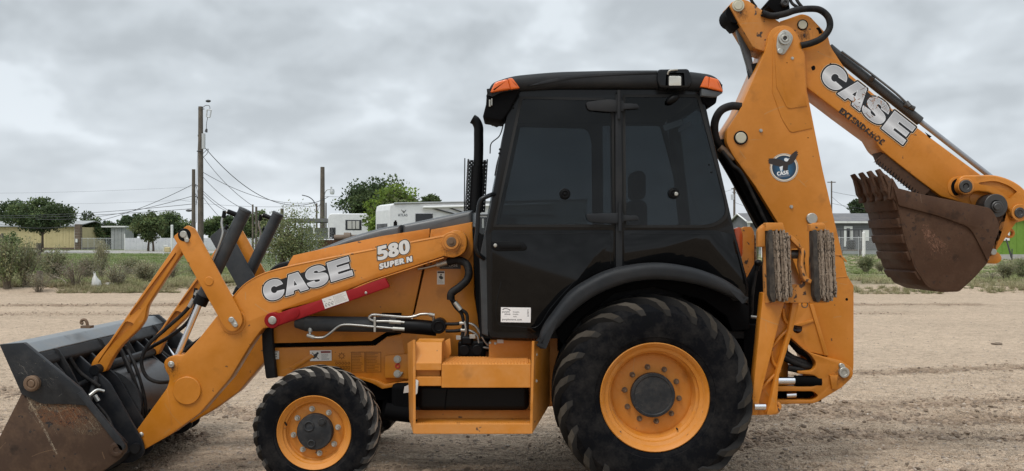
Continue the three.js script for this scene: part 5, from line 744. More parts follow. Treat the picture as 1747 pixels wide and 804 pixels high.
{
  const axis = (lo, hi, d, far, k) => { const a = []; for (let v = lo; v <= hi; v += d) a.push(v); let s = d, v = a.at(-1); while (v < far) { s *= k; v += s; a.push(v); } s = d; v = a[0]; const b = []; while (v > -far) { s *= k; v -= s; b.push(v); } return [...b.reverse(), ...a]; };
  const xs = axis(-5.6, 5.6, 0.04, 1600, 1.045), zs2 = (() => { const a = []; let v = 1.6; while (v > -8) { a.push(v); v -= 0.04; } let s = 0.04; while (v > -1800) { a.push(v); s *= 1.018; v -= s; } const b = []; s = 0.06; v = 1.6; while (v < 300) { s *= 1.14; v += s; b.push(v); } return [...b.reverse(), ...a]; })();
  const nx = xs.length, nz = zs2.length, pos = new Float32Array(nx * nz * 3), col = new Float32Array(nx * nz * 3), uv = new Float32Array(nx * nz * 2), idx = [];
  for (let j = 0; j < nz; j++) for (let i = 0; i < nx; i++) { const x = xs[i], z = zs2[j], k = j * nx + i; pos.set([x, groundY(x, z), z], k * 3); col.set(groundColor(x, z), k * 3); uv.set([x, z], k * 2); }
  for (let j = 0; j < nz - 1; j++) for (let i = 0; i < nx - 1; i++) { const a = j * nx + i, b = a + 1, c = a + nx, d = c + 1; idx.push(a, b, c, b, d, c); }
  const g = new THREE.BufferGeometry(); g.setAttribute('position', new THREE.BufferAttribute(pos, 3)); g.setAttribute('color', new THREE.BufferAttribute(col, 3)); g.setAttribute('uv', new THREE.BufferAttribute(uv, 2)); g.setIndex(idx); g.computeVertexNormals();
  const n = 1024, hgt = (u, v) => { const a = fbm(u * 14, v * 22, 6, 14, 0.7), b = fbm(u * 56 + 3, v * 56, 3, 56, 0.7); return 0.5 + 0.6 * a + 0.4 * b; };
  const cache = new Float32Array(n * n); let ci = 0;
  const map = tex(n, (u, v) => { const h = hgt(u, v), gr = fbm(u * 200 + 9, v * 200, 2, 200); cache[ci++] = h; const k = 0.87 + 1.0 * (h - 0.5) + 0.4 * gr, peb = sst(0.30, 0.42, fbm(u * 128 + 1, v * 128 + 5, 2, 128)); const q = mix(k, 1.12, peb * 0.6); return [q, q * mix(1, 0.985, peb), q * mix(1, 0.97, peb)].map((x) => sat(x)); }, false, 1 / 2.1);
  map.colorSpace = THREE.NoColorSpace; ci = 0;
  const bump = tex(n, () => { const h = cache[ci++]; return [h, h, h]; }, false, 1 / 2.1);
  const o = new THREE.Mesh(g, std({ map, bumpMap: bump, bumpScale: 0.09, vertexColors: true, roughness: 0.96, specularIntensity: 0.3 }));
  o.name = 'ground'; o.receiveShadow = true; o.castShadow = true; scene.add(o); tag(o, null, null, null, 'structure');
}
// stones, clods and dry bits on the lot
{
  const r = rng(77), stone = [0, 1, 2].map((s) => { const g = new THREE.IcosahedronGeometry(1, 1), p = g.attributes.position, q = rng(s + 3), seen = new Map(); for (let i = 0; i < p.count; i++) { const k = [p.getX(i), p.getY(i), p.getZ(i)].map((x) => x.toFixed(3)).join(); if (!seen.has(k)) seen.set(k, 0.7 + 0.5 * q()); const f = seen.get(k); p.setXYZ(i, p.getX(i) * f, p.getY(i) * f * 0.6, p.getZ(i) * f); } g.computeVertexNormals(); return g; });
  const mk = (name, count, pick, color, label, mat, geo) => { const im = new THREE.InstancedMesh(geo, mat, count), m = new THREE.Matrix4(), c = new THREE.Color(); for (let i = 0; i < count; i++) { const [x, z, s] = pick(); m.compose(V(x, groundY(x, z) + s * 0.1, z), new THREE.Quaternion().setFromEuler(new THREE.Euler(r() * 0.5, r() * 6.3, r() * 0.5)), V(s * (0.7 + 0.6 * r()), s * (0.6 + 0.6 * r()), s)); im.setMatrixAt(i, m); const k = color(); im.setColorAt(i, c.setRGB(...k)); } im.name = name; im.castShadow = im.receiveShadow = true; scene.add(im); tag(im, label, null, null, 'stuff'); };
  const sm = std({ roughness: 0.95 });
  mk('gravel', 16000, () => { const z = 1.0 - 18 * r() * r(), x = (r() - 0.5) * 2 * (0.62 * (EZ - z)); return [x, z, 0.004 + 0.014 * r() ** 4]; }, () => { const k = 0.24 + 0.2 * r(); return [k, k * 0.82, k * 0.66]; }, 'pale gravel scattered over the dirt lot', sm, stone[0]);
  mk('dirt_clods', 26000, () => { if (r() < 0.12) { const z = 1.0 - 9 * r() * r(); return [(r() - 0.5) * 1.24 * (EZ - z), z, 0.005 + 0.014 * r() ** 3]; } const q = ruts[Math.floor(r() * ruts.length)], i = Math.floor(r() * (q.p.length - 1)), t = r(), g1 = (r() + r() + r() - 1.5) * q.w * 1.3; return [mix(q.p[i][0], q.p[i + 1][0], t) + g1 * 0.4, mix(q.p[i][1], q.p[i + 1][1], t) + g1, 0.006 + 0.026 * r() ** 4]; }, () => { const k = 0.15 + 0.22 * r(); return [k, k * 0.74, k * 0.53]; }, 'brown clods of dirt thrown up along the tyre ruts', sm, stone[1]);
  const solo = (name, x, z, s, col, label, cat) => { const o = new THREE.Mesh(stone[2].clone().scale(s * 1.3, s * 0.7, s), std({ color: new THREE.Color(...col), roughness: 0.9 })); o.name = numbered(name); o.position.set(x, groundY(x, z) + s * 0.15, z); o.castShadow = o.receiveShadow = true; scene.add(o); tag(o, label, cat); };
  const at = (px, py) => { const d = EY * F / (py - CY); return [(px - CX) * d / F, EZ - d]; };
  solo('stone', ...at(1480, 708), 0.026, [0.6, 0.56, 0.5], 'small white stone on the churned dirt behind the backhoe', 'stone');
  solo('stone', ...at(865, 762), 0.018, [0.5, 0.45, 0.38], 'pale pebble on the shaded dirt below the boarding step', 'stone');
  solo('stone', ...at(187, 494), 0.20, [0.5, 0.47, 0.42], 'flat grey rock beside the plastic bag at the scrub edge', 'rock');
  solo('dirt_clod', ...at(1286, 747), 0.02, [0.05, 0.04, 0.032], 'dark clod of dirt beside the rear tyre', 'clod');
  solo('dirt_clod', ...at(1700, 588), 0.07, [0.16, 0.12, 0.085], 'dry brown clump alone on the far dirt behind the digging bucket', 'clod');
}

// ---------------------------------------------------------------- plants
const leafMat = std({ vertexColors: true, roughness: 0.95, side: THREE.DoubleSide, transmission: 0.35, thickness: 0, specularIntensity: 0.3 });
const bark = worn([0.10, 0.075, 0.055], { dustAmt: 0.1, dark: 0.4, rough: [0.85, 0.95], seed: 30, n: 256 });
class Leaves {
  constructor() { this.p = []; this.c = []; }
  add(o, s, r, col) { // one leaf: a bent rhombus with random facing
    const a = r() * 6.283, t = (r() - 0.5) * 2.2, d = V(Math.cos(a) * Math.cos(t), Math.sin(t), Math.sin(a) * Math.cos(t)), u = V(r() - 0.5, r() - 0.2, r() - 0.5).cross(d).normalize(), w = s * (0.3 + 0.15 * r());
    const tip = o.clone().addScaledVector(d, s), l = o.clone().addScaledVector(d, s * 0.45).addScaledVector(u, w), q = o.clone().addScaledVector(d, s * 0.45).addScaledVector(u, -w);
    for (const v of [o, l, tip, o, tip, q]) this.p.push(v.x, v.y, v.z);
    const k = 0.7 + 0.6 * r(), h = (r() - 0.5) * 0.2; for (let i = 0; i < 6; i++) this.c.push(col[0] * k * (1 + h), col[1] * k, col[2] * k * (1 - h));
  }
  geo() { const g = new THREE.BufferGeometry(); g.setAttribute('position', new THREE.Float32BufferAttribute(this.p, 3)); g.setAttribute('color', new THREE.Float32BufferAttribute(this.c, 3)); g.setAttribute('uv', new THREE.Float32BufferAttribute(new Float32Array(this.p.length / 3 * 2), 2)); g.computeVertexNormals(); return g; }
}
function tree(px, d, topPy, botPy, halfPx, label, { seed = 1, col = [0.05, 0.075, 0.028], col2, clumps = 46, per = 105, leaf = 0.3, basePy, trunks = 1, lean = 0, flat = 0.8, airy = 1, name = 'tree', group: grp, vis = true } = {}) {
  const r = rng(seed * 97 + 5), s = d / F, cx = (px - CX) * s, z = EZ - d, top = EY - (topPy - CY) * s, bot = EY - (botPy - CY) * s, hw = halfPx * s;
  const t = group(name); t.position.set(cx, groundY(cx, z) - 0.03, z); tag(t, label, 'tree', grp);
  const L = new Leaves(), mid = (top + bot) / 2, hh = (top - bot) / 2, limbs = [], cl = [];
  for (let i = 0; i < clumps; i++) { let x, y, w; do { x = r() * 2 - 1; y = r() * 2 - 1; w = r() * 2 - 1; } while (x * x + y * y + w * w > 1 || x * x + y * y + w * w < 0.12); if (y < 0) { x *= 1 + 0.15 * y; w *= 1 + 0.15 * y; y *= flat; } cl.push([V(x * hw * (0.78 + 0.36 * r()), mid + y * hh * (0.74 + 0.42 * r()), w * hw * 0.9), 0.55 + 0.75 * r()]); }
  for (const [c, k] of cl) {
    const n = Math.round(per * k), R = Math.min(hw, hh) * 0.25 * (0.55 + 0.7 * k), tone = 0.72 + 0.5 * r(), cc = (col2 && r() < 0.4 ? col2 : col).map((v) => v * tone);
    for (let i = 0; i < n; i++) { const a = r() * 6.283, u = r() * 2 - 1, rad = R * Math.cbrt(r()) * airy * (1 + 0.6 * r() * r()), q = Math.sqrt(1 - u * u); L.add(V(c.x + Math.cos(a) * q * rad * 1.2, c.y + u * rad * 0.8, c.z + Math.sin(a) * q * rad * 1.2), leaf * (0.6 + 0.8 * r()), r, cc); }
  }
  const lg = L.geo(); mesh('crown', lg, leafMat, t, true);
  const tr = 0.045 * hh + 0.09, tg = [];
  for (let k = 0; k < trunks; k++) {
    const bx = (k - (trunks - 1) / 2) * tr * 4, p = [V(bx, -0.05, 0), V(bx + lean * 0.3, bot * 0.5, 0), V(bx * 0.6 + lean, bot + hh * 0.25, 0), V(lean * 0.8, mid + hh * 0.2, 0)], c = new THREE.CatmullRomCurve3(p);
    const g = new THREE.TubeGeometry(c, 14, 1, 8), pos = g.attributes.position; for (let i = 0; i < pos.count; i++) { const q = c.getPointAt(Math.min(1, Math.floor(i / 9) / 14)), rad = tr * mix(1, 0.35, Math.floor(i / 9) / 14); pos.setXYZ(i, q.x + (pos.getX(i) - q.x) * rad, q.y + (pos.getY(i) - q.y) * rad, q.z + (pos.getZ(i) - q.z) * rad); } tg.push(g);
    for (let i = k; i < cl.length; i += 3 * trunks) { const e = cl[i][0], b = c.getPointAt(0.45 + 0.5 * r()); tg.push(bar(b, e.clone().lerp(b, 0.08), tr * 0.28, tr * 0.07, 5)); }
  }
  mesh('trunk', tg, bark, t);
  return t;
}
const DK = [0.068, 0.098, 0.042], MD = [0.115, 0.155, 0.06], LT = [0.13, 0.15, 0.058], YL = [0.19, 0.27, 0.05], OL = [0.20, 0.22, 0.105];
tree(72, 128, 340, 404, 56, 'broad dark green tree on the grass before the yellow building', { seed: 1, col: DK, col2: MD, clumps: 110, per: 130, leaf: 0.30, flat: 0.55 });
tree(18, 215, 343, 400, 34, 'very dark tree rising behind the yellow building roof', { seed: 2, col: DK, clumps: 40, per: 130, leaf: 0.5 });
tree(152, 178, 370, 421, 26, 'dark green tree behind the chain gate beside the yellow building', { seed: 3, col: DK, col2: MD, clumps: 46, per: 140, leaf: 0.42 });
tree(188, 182, 377, 424, 15, 'slim dark tree between the gate and the grey shed', { seed: 4, col: DK, clumps: 30, per: 120, leaf: 0.42 });
tree(222, 176, 368, 410, 19, 'dark tree over the white fence next to the grey shed', { seed: 5, col: DK, clumps: 36, per: 140, leaf: 0.42 });
tree(257, 143, 362, 413, 25, 'olive green tree with two trunks standing before the white fence', { seed: 6, col: LT, col2: MD, clumps: 60, per: 170, leaf: 0.3, trunks: 2 });
tree(291, 178, 361, 412, 28, 'wide dark tree behind the white fence near the bare white post', { seed: 7, col: DK, col2: MD, clumps: 50, per: 150, leaf: 0.42 });
tree(383, 172, 368, 414, 36, 'dark green tree behind the fence seen between the raised loader cylinders', { seed: 8, col: DK, col2: MD, clumps: 60, per: 150, leaf: 0.42 });
tree(434, 160, 363, 414, 24, 'mid green tree behind the far loader cylinder', { seed: 9, col: MD, clumps: 44, per: 140, leaf: 0.4 });
tree(498, 33, 366, 462, 48, 'feathery pale olive mesquite by the wire fence in front of the trailers', { seed: 10, col: OL, col2: [0.15, 0.19, 0.075], clumps: 90, per: 120, leaf: 0.06, airy: 1.5, trunks: 3 });
tree(645, 82, 311, 400, 62, 'large dark oak crown behind the white trailers', { seed: 11, col: DK, col2: MD, clumps: 120, per: 135, leaf: 0.22 });
tree(734, 84, 330, 362, 13, 'leafy treetop showing over the roof of the large white trailer', { seed: 12, col: MD, clumps: 24, per: 110, leaf: 0.2, flat: 1 });
tree(676, 50, 322, 425, 47, 'bright yellow green tree between the two white trailers', { seed: 13, col: YL, col2: LT, clumps: 100, per: 140, leaf: 0.17 });
tree(1466, 150, 342, 372, 16, 'round dark tree behind the grey house roof', { seed: 14, col: DK, clumps: 34, per: 130, leaf: 0.35 });
tree(20, 96, 396, 422, 16, 'young thin tree with few leaves at the edge of the yellow building', { seed: 15, col: MD, clumps: 22, per: 26, leaf: 0.22, airy: 1.3 });

// scrub bushes at the edge of the lot
const stemMat = std({ color: new THREE.Color(0.2, 0.165, 0.12), roughness: 0.9 });
function bushGeo(seed, col, col2, n = 90, leafN = 40, leaf = 0.035, spread = 0.75, dead = 0.2) { // unit bush: about 1 m tall and 1.4 m wide
  const r = rng(seed), L = new Leaves(), st = [];
  for (let i = 0; i < n; i++) {
    const a = r() * 6.283, h = 0.35 + 0.65 * Math.sqrt(r()), w = spread * (0.15 + 0.85 * r()) * (1.15 - 0.5 * h), b = V(Math.cos(a) * 0.12 * r(), 0, Math.sin(a) * 0.12 * r()), e = V(Math.cos(a) * w, h * (0.8 + 0.25 * r()), Math.sin(a) * w), m = V(e.x * 0.35 + 0.06 * (r() - 0.5), h * 0.55, e.z * 0.35 + 0.06 * (r() - 0.5));
    const c = new THREE.QuadraticBezierCurve3(b, m, e); if (i % 2 === 0) st.push(new THREE.TubeGeometry(c, 5, 0.0055, 3));
    const bare = r() < dead, tone = 0.65 + 0.6 * r(), cc = (r() < 0.45 ? col2 : col).map((v) => v * tone);
    for (let k = 0; k < (bare ? leafN * 0.2 : leafN); k++) { const t = 0.22 + 0.78 * Math.sqrt(r()), q = c.getPoint(t), j = 0.11 * t; L.add(V(q.x + (r() - 0.5) * j * 2, Math.max(0.01, q.y + (r() - 0.5) * j * 2), q.z + (r() - 0.5) * j * 2), leaf * (0.6 + 0.9 * r()), r, cc); }
  }
  return [L.geo(), join(st)];
}
const bushKinds = [bushGeo(1, [0.23, 0.24, 0.125], [0.31, 0.30, 0.18], 120, 60, 0.034), bushGeo(2, [0.19, 0.225, 0.10], [0.27, 0.28, 0.15], 120, 55, 0.036, 0.6), bushGeo(3, [0.32, 0.28, 0.19], [0.26, 0.245, 0.16], 110, 36, 0.03, 0.9, 0.5), bushGeo(4, [0.27, 0.26, 0.16], [0.38, 0.35, 0.22], 120, 60, 0.028, 0.55), bushGeo(5, [0.28, 0.225, 0.175], [0.22, 0.19, 0.145], 120, 24, 0.026, 0.95, 0.6)];
function bush(px, py, topPy, wPx, kind, label, grp, name = 'scrub_bush') { // foot at photo row py
  const d = EY * F / (py - CY), s = d / F, x = (px - CX) * s, z = EZ - d, h = (py - topPy) * s, w = wPx * s / 1.3, t = group(name); t.position.set(x, groundY(x, z), z); t.rotation.y = px * 1.7; t.scale.set(w, h / 0.95, w);
  const [lg, sg] = bushKinds[kind]; const f = new THREE.Mesh(lg, leafMat), q = new THREE.Mesh(sg, stemMat); f.name = numbered('foliage'); q.name = numbered('stem'); f.castShadow = f.receiveShadow = q.castShadow = q.receiveShadow = true; t.add(f, q); tag(t, label, 'bush', grp); return t;
}
bush(12, 498, 414, 86, 1, 'tallest green scrub bush, beside the edge of the lot before the yellow building');
bush(44, 496, 420, 70, 0, 'tall olive scrub bush standing right in front of the short wooden fence post');
bush(92, 490, 432, 80, 0, 'rounded olive bush under the broad dark tree');
bush(66, 500, 466, 60, 2, 'low dry grey bush round the foot of the dark fence stub');
bush(128, 497, 452, 90, 4, 'sprawling bare brown bush with grey twigs left of the plastic bag');
bush(172, 478, 416, 46, 3, 'pale feathery upright bush behind the plastic bag');
bush(200, 494, 455, 90, 2, 'wide dry olive bush behind the flat grey rock');
bush(246, 488, 450, 80, 3, 'pale straw coloured bush behind the bent loader link');
bush(150, 484, 446, 70, 0, 'mid green bush between the bare brown bush and the pale feathery one');
bush(290, 480, 452, 70, 2, 'low dusty bush behind the near tilt link', null);
bush(0, 474, 430, 50, 0, 'olive bush behind the tallest green scrub bush');
bush(222, 470, 440, 60, 0, 'small green bush in the grass beyond the wide dry olive bush');
bush(340, 474, 448, 60, 0, 'green bush seen under the near loader cylinder');
bush(424, 468, 440, 44, 3, 'straw coloured bush between the two loader cylinders');
bush(1478, 466, 436, 56, 1, 'green weed bush under the digging bucket teeth by the house yard');
bush(1502, 464, 446, 40, 3, 'pale weed clump under the digging bucket floor');
bush(1716, 482, 452, 56, 0, 'olive weed clump under the orange coupler of the digging bucket');
bush(1742, 478, 446, 50, 1, 'green weed clump before the green building at the edge of the picture');
bush(1690, 484, 468, 46, 2, 'low dry weed clump beside the underside of the digging bucket');
bush(1740, 466, 440, 50, 0, 'weedy shrub at the foot of the green building wall');
bush(1292, 452, 412, 10, 0, 'narrow shrub by the grey house wall behind the cab');
// grass and weeds: too many to count
{
  const r = rng(91), blade = (() => { const p = [], q = rng(4), c = []; for (let i = 0; i < 34; i++) { const a = q() * 6.283, h = 0.35 + 0.65 * q(), l = 0.15 + 0.5 * q(), x = 0.25 * (q() - 0.5), z = 0.25 * (q() - 0.5), w = 0.02, ex = x + Math.cos(a) * l * 0.6, ez = z + Math.sin(a) * l * 0.6; p.push(x - w * Math.sin(a), 0, z + w * Math.cos(a), x + w * Math.sin(a), 0, z - w * Math.cos(a), ex, h, ez); const k = 0.7 + 0.6 * q(); for (let j = 0; j < 3; j++) c.push(k, k, k * 0.95); } const g = new THREE.BufferGeometry(); g.setAttribute('position', new THREE.Float32BufferAttribute(p, 3)); g.setAttribute('color', new THREE.Float32BufferAttribute(c, 3)); g.computeVertexNormals(); return g; })();
  const put = (name, n, pick, label) => { const im = new THREE.InstancedMesh(blade, leafMat, n), m = new THREE.Matrix4(), c = new THREE.Color(); for (let i = 0; i < n; i++) { const [x, z, h, w, k] = pick(); m.compose(V(x, groundY(x, z) - 0.01, z), new THREE.Quaternion().setFromAxisAngle(V(0, 1, 0), r() * 6.3), V(w, h, w)); im.setMatrixAt(i, m); im.setColorAt(i, c.setRGB(...k)); } im.name = name; im.castShadow = im.receiveShadow = true; scene.add(im); tag(im, label, null, null, 'stuff'); };
  put('grass', 26000, () => { let x, z; do { const d = 32 + 85 * Math.pow(r(), 1.5); z = EZ - d; x = (r() - 0.5) * 2 * d * 0.6; } while (fbm(x * 0.25, z * 0.25 + 5, 3) < -0.12 || (x > 9 && r() < 0.6)); const g = sat(0.5 + fbm(x * 0.15, z * 0.08, 3) * 1.4), gg = sst(-30, -50, z); return [x, z, 0.08 + 0.24 * r() * r() * (1 - 0.4 * gg), 0.5 + 0.5 * r(), cmix([0.36, 0.32, 0.19], [0.17, 0.24, 0.075], sat(0.3 + 0.5 * gg + 0.5 * (g - 0.5) + 0.3 * (r() - 0.5)))]; }, 'patchy grass and low weeds between the lot and the road');
  put('dry_weeds', 5200, () => { const z = -22.6 - 7 * Math.pow(r(), 1.1), d = EZ - z; let x; do { x = (r() - 0.5) * 2 * d * 0.6; } while (fbm(x * 0.4 + 9, z * 0.5, 3) < -0.02 || (x > -1 && r() < 0.7)); return [x, z, 0.06 + 0.24 * r() * r(), 0.3 + 0.3 * r(), cmix([0.38, 0.32, 0.21], [0.24, 0.24, 0.125], r())]; }, 'dry straw weeds along the edge of the dirt lot');
}

// ---------------------------------------------------------------- buildings, trailers, fences, poles
const wallMat = (c, seed = 40, dust = 0.1) => worn(c, { dustAmt: dust, dark: 0.2, rough: [0.6, 0.85], seed, n: 256, scale: 0.25, flat: true });
M.yellow = wallMat([0.58, 0.49, 0.27], 41); M.whitePaint = wallMat([0.62, 0.63, 0.65], 42); M.trim = wallMat([0.72, 0.72, 0.70], 43); M.greySide = wallMat([0.15, 0.152, 0.16], 44, 0.05); M.roofGrey = wallMat([0.13, 0.13, 0.135], 45); M.greenWall = wallMat([0.14, 0.26, 0.03], 46, 0.05);
M.shedGrey = wallMat([0.30, 0.31, 0.31], 47); M.brown = wallMat([0.12, 0.085, 0.06], 48); M.wood = worn([0.10, 0.083, 0.068], { dustAmt: 0.15, dark: 0.4, rough: [0.8, 0.95], seed: 49, n: 256, flat: true }); M.rvWhite = worn([0.74, 0.745, 0.75], { dustAmt: 0.04, dark: 0.05, rough: [0.3, 0.45], seed: 50, n: 256, flat: true }); M.winDark = std({ color: new THREE.Color(0.012, 0.013, 0.015), roughness: 0.08 }); M.galv = std({ color: new THREE.Color(0.52, 0.53, 0.54), roughness: 0.5, metalness: 0.3 }); M.wire = std({ color: new THREE.Color(0.06, 0.06, 0.065), roughness: 0.7 }); M.concrete = wallMat([0.4, 0.39, 0.37], 51); M.curtain = std({ color: new THREE.Color(0.5, 0.49, 0.46), roughness: 0.9 });
const far = (px, py, d) => V((px - CX) * d / F, EY - (py - CY) * d / F, EZ - d);
function ribbed(x0, x1, y0, y1, z, pitch, depth) { // ribbed metal sheet facing +z
  const pts = [], n = Math.max(1, Math.round((x1 - x0) / pitch)), p = (x1 - x0) / n; for (let i = 0; i < n; i++) pts.push([x0 + i * p, 0], [x0 + (i + 0.62) * p, 0], [x0 + (i + 0.7) * p, depth], [x0 + (i + 0.92) * p, depth]); pts.push([x1, 0]);
  const sh = new THREE.Shape(); sh.moveTo(x0, -0.05); for (const [x, d] of pts) sh.lineTo(x, d); sh.lineTo(x1, -0.05);
  return new THREE.ExtrudeGeometry(sh, { depth: y1 - y0, bevelEnabled: false }).rotateX(-Math.PI / 2).scale(1, 1, -1).translate(0, y0, z);
}
const fixWind = (g) => mir(g.clone().scale(1, 1, -1)).scale(1, 1, 1);
function thing(name, label, cat, pos, grp) { const o = group(name); o.position.copy(pos); tag(o, label, cat, grp); return o; }
const L0 = (o, p) => p.clone().sub(o.position);
// yellow ribbed metal building
{
  const d = 168, s = d / F, a = far(-70, 0, d), b = far(128, 0, d), o = thing('metal_building', 'long yellow ribbed metal building with a pale low roof', 'building', V((a.x + b.x) / 2, 0, a.z)), w = (b.x - a.x) / 2, H = 3.3 + 0.75;
  mesh('wall', [box(-w, w, 0.35, H, -14, -0.1)], M.yellow, o);
  for (let i = 0; i < 20; i++) mesh('wall_panel', box(-w + i * w / 10 + 0.03, -w + (i + 1) * w / 10 - 0.03, 0.36, H - 0.02, -0.099, 0), M.yellow, o);
  for (let i = 0; i < 20; i++) mesh('panel_rib', [0.25, 0.5, 0.75, 0.97].map((t) => box(-w + (i + t) * w / 10 - 0.04, -w + (i + t) * w / 10 + 0.04, 0.36, H - 0.02, 0.001, 0.05)), M.yellow, o);
  mesh('base_board', box(-w, w, 0.02, 0.35, -14, 0.03), M.brown, o);
  mesh('corner_trim', box(w - 0.1, w + 0.5, 0, H, -0.15, 0.12), M.trim, o);
  mesh('roof', [hexa([V(-w - .4, H, .5), V(w + .5, H, .5), V(w + .5, H + 1.1, -7), V(-w - .4, H + 1.1, -7), V(-w - .4, H + .15, .5), V(w + .5, H + .15, .5), V(w + .5, H + 1.25, -7), V(-w - .4, H + 1.25, -7)]), hexa([V(-w - .4, H + 1.1, -7), V(w + .5, H + 1.1, -7), V(w + .5, H, -14.5), V(-w - .4, H, -14.5), V(-w - .4, H + 1.25, -7), V(w + .5, H + 1.25, -7), V(w + .5, H + .15, -14.5), V(-w - .4, H + .15, -14.5)])], M.shedGrey, o);
  mesh('door', box(-w + 7.0, -w + 7.5, 0.36, 2.7, 0.001, 0.08), M.brown, o);
}
{
  const d = 166, a = far(129, 0, d), b = far(138, 0, d), o = thing('brick_pillar', 'brown block pillar at the right corner of the yellow building', 'pillar', V((a.x + b.x) / 2, 0, a.z)), w = (b.x - a.x) / 2;
  for (let i = 0; i < 9; i++) mesh('block', box(-w, w, i * 0.5 + 0.01, i * 0.5 + 0.49, -w, w), M.brown, o); mesh('meter_box', box(-0.25, 0.1, 1.3, 1.9, w, w + 0.2), M.trim, o);
}
function meshGeoMat(w, h, cell) { const c = document.createElement('canvas'); c.width = c.height = 64; const q = c.getContext('2d'); q.fillStyle = '#000'; q.fillRect(0, 0, 64, 64); q.strokeStyle = '#fff'; q.lineWidth = 5; q.beginPath(); q.moveTo(0, 0); q.lineTo(64, 64); q.moveTo(64, 0); q.lineTo(0, 64); q.stroke(); const t = new THREE.CanvasTexture(c); t.wrapS = t.wrapT = THREE.RepeatWrapping; t.repeat.set(w / cell, h / cell); return std({ color: new THREE.Color(0.42, 0.43, 0.44), roughness: 0.5, metalness: 0.3, alphaMap: t, transparent: true, side: THREE.DoubleSide }); }
function chainFence(name, label, a, b, h, nPost, grp, cat = 'fence') { // along the ground from a to b
  const o = thing(name, label, cat, a.clone().lerp(b, 0.5).setY(0), grp), q = (v) => v.clone().sub(o.position), len = a.distanceTo(b);
  const up = (v, y) => V(v.x, y, v.z);
  for (let i = 0; i <= nPost; i++) { const p = q(a.clone().lerp(b, i / nPost)); mesh('post', [bar(up(p, 0), up(p, h + 0.06), 0.026, 0.026, 10), new THREE.SphereGeometry(0.034, 8, 6).translate(p.x, h + 0.07, p.z)], M.galv, o); }
  mesh('top_rail', bar(up(q(a), h), up(q(b), h), 0.03, 0.03, 8), M.galv, o);
  const g = new THREE.PlaneGeometry(len, h - 0.06).rotateY(-Math.atan2(b.z - a.z, b.x - a.x)).translate(0, h / 2, 0); mesh('wire_mesh', g, meshGeoMat(len, h - 0.06, 0.11), o, true);
  return o;
}
chainFence('chain_gate', 'dark chain link gate between the block pillar and the grey shed', far(139, 0, 164).setY(0), far(192, 0, 164).setY(0), 2.0, 5, null, 'gate');
{
  const d = 170, a = far(189, 0, d), b = far(213, 0, d), o = thing('grey_shed', 'small grey metal shed with a pale flat roof beside the white fence', 'shed', V((a.x + b.x) / 2, 0, a.z)), w = (b.x - a.x) / 2;
  for (let i = 0; i < 4; i++) mesh('wall_panel', box(-w + i * w / 2 + 0.02, -w + (i + 1) * w / 2 - 0.02, 0, 4.0, -4, i % 2 ? 0 : 0.03), M.shedGrey, o); mesh('roof', box(-w - 1.6, w + 0.2, 4.002, 4.25, -4.2, 0.4), M.trim, o);
}
{
  const d = 158, a = far(213, 0, d), b = far(470, 0, d), o = thing('white_fence', 'long white ribbed metal fence along the far side of the road', 'fence', V((a.x + b.x) / 2, 0, a.z)), w = (b.x - a.x) / 2, n = 26;
  for (let i = 0; i < n; i++) { const x0 = -w + i * 2 * w / n, x1 = x0 + 2 * w / n; mesh('fence_panel', [box(x0 + 0.01, x1 - 0.01, 0.04, 2.05, -0.02, 0.02), ...[0.2, 0.45, 0.7, 0.95].map((t) => box(mix(x0, x1, t) - 0.03, mix(x0, x1, t) + 0.03, 0.05, 2.04, 0.021, 0.07))], M.whitePaint, o); }
  mesh('end_post', [box(-w - 0.12, -w, 0, 2.75, -0.06, 0.06)], M.trim, o);
}
{ const p = far(293, 0, 120), o = thing('white_post', 'bare white post standing by the grass left of the loader links', 'post', V(p.x, 0, p.z)); mesh('pole', bar(V(0, 0, 0), V(0, 3.55, 0), 0.16, 0.16, 12), M.trim, o); mesh('cap', new THREE.SphereGeometry(0.17, 12, 8).scale(1, 0.5, 1).translate(0, 3.55, 0), M.trim, o); }
{ const p = far(286, 0, 108), o = thing('gas_meter', 'small pale yellow meter on short pipes in the grass', 'meter', V(p.x, 0, p.z)); mesh('meter_body', rbox(-0.35, 0.3, 0.3, 0.9, -0.2, 0.2, 0.08), std({ color: new THREE.Color(0.55, 0.45, 0.25), roughness: 0.6 }), o); mesh('pipe', [bar(V(-0.5, 0, 0), V(-0.5, 1.1, 0), 0.07), bar(V(0.4, 0, 0), V(0.4, 0.7, 0), 0.07), bar(V(-0.5, 1.05, 0), V(0.0, 1.05, 0), 0.06)], M.trim, o); }
// short fence posts in the scrub
const stubPost = (px, py, top, label, rad = 0.09) => { const d = EY * F / (py - CY), p = far(px, py, d), h = (py - top) * d / F, o = thing('fence_post', label, 'post', V(p.x, groundY(p.x, p.z), p.z)); mesh('shaft', bar(V(0, -0.1, 0), V(0.02, h, 0), rad, rad * 0.9, 9), M.wood, o); };
stubPost(65, 452, 415, 'short weathered wooden post standing in the scrub below the broad tree', 0.16); stubPost(66, 497, 470, 'dark rotten post stub among the low dry bush', 0.11); stubPost(3, 440, 398, 'thin dark post before the yellow building door', 0.12);

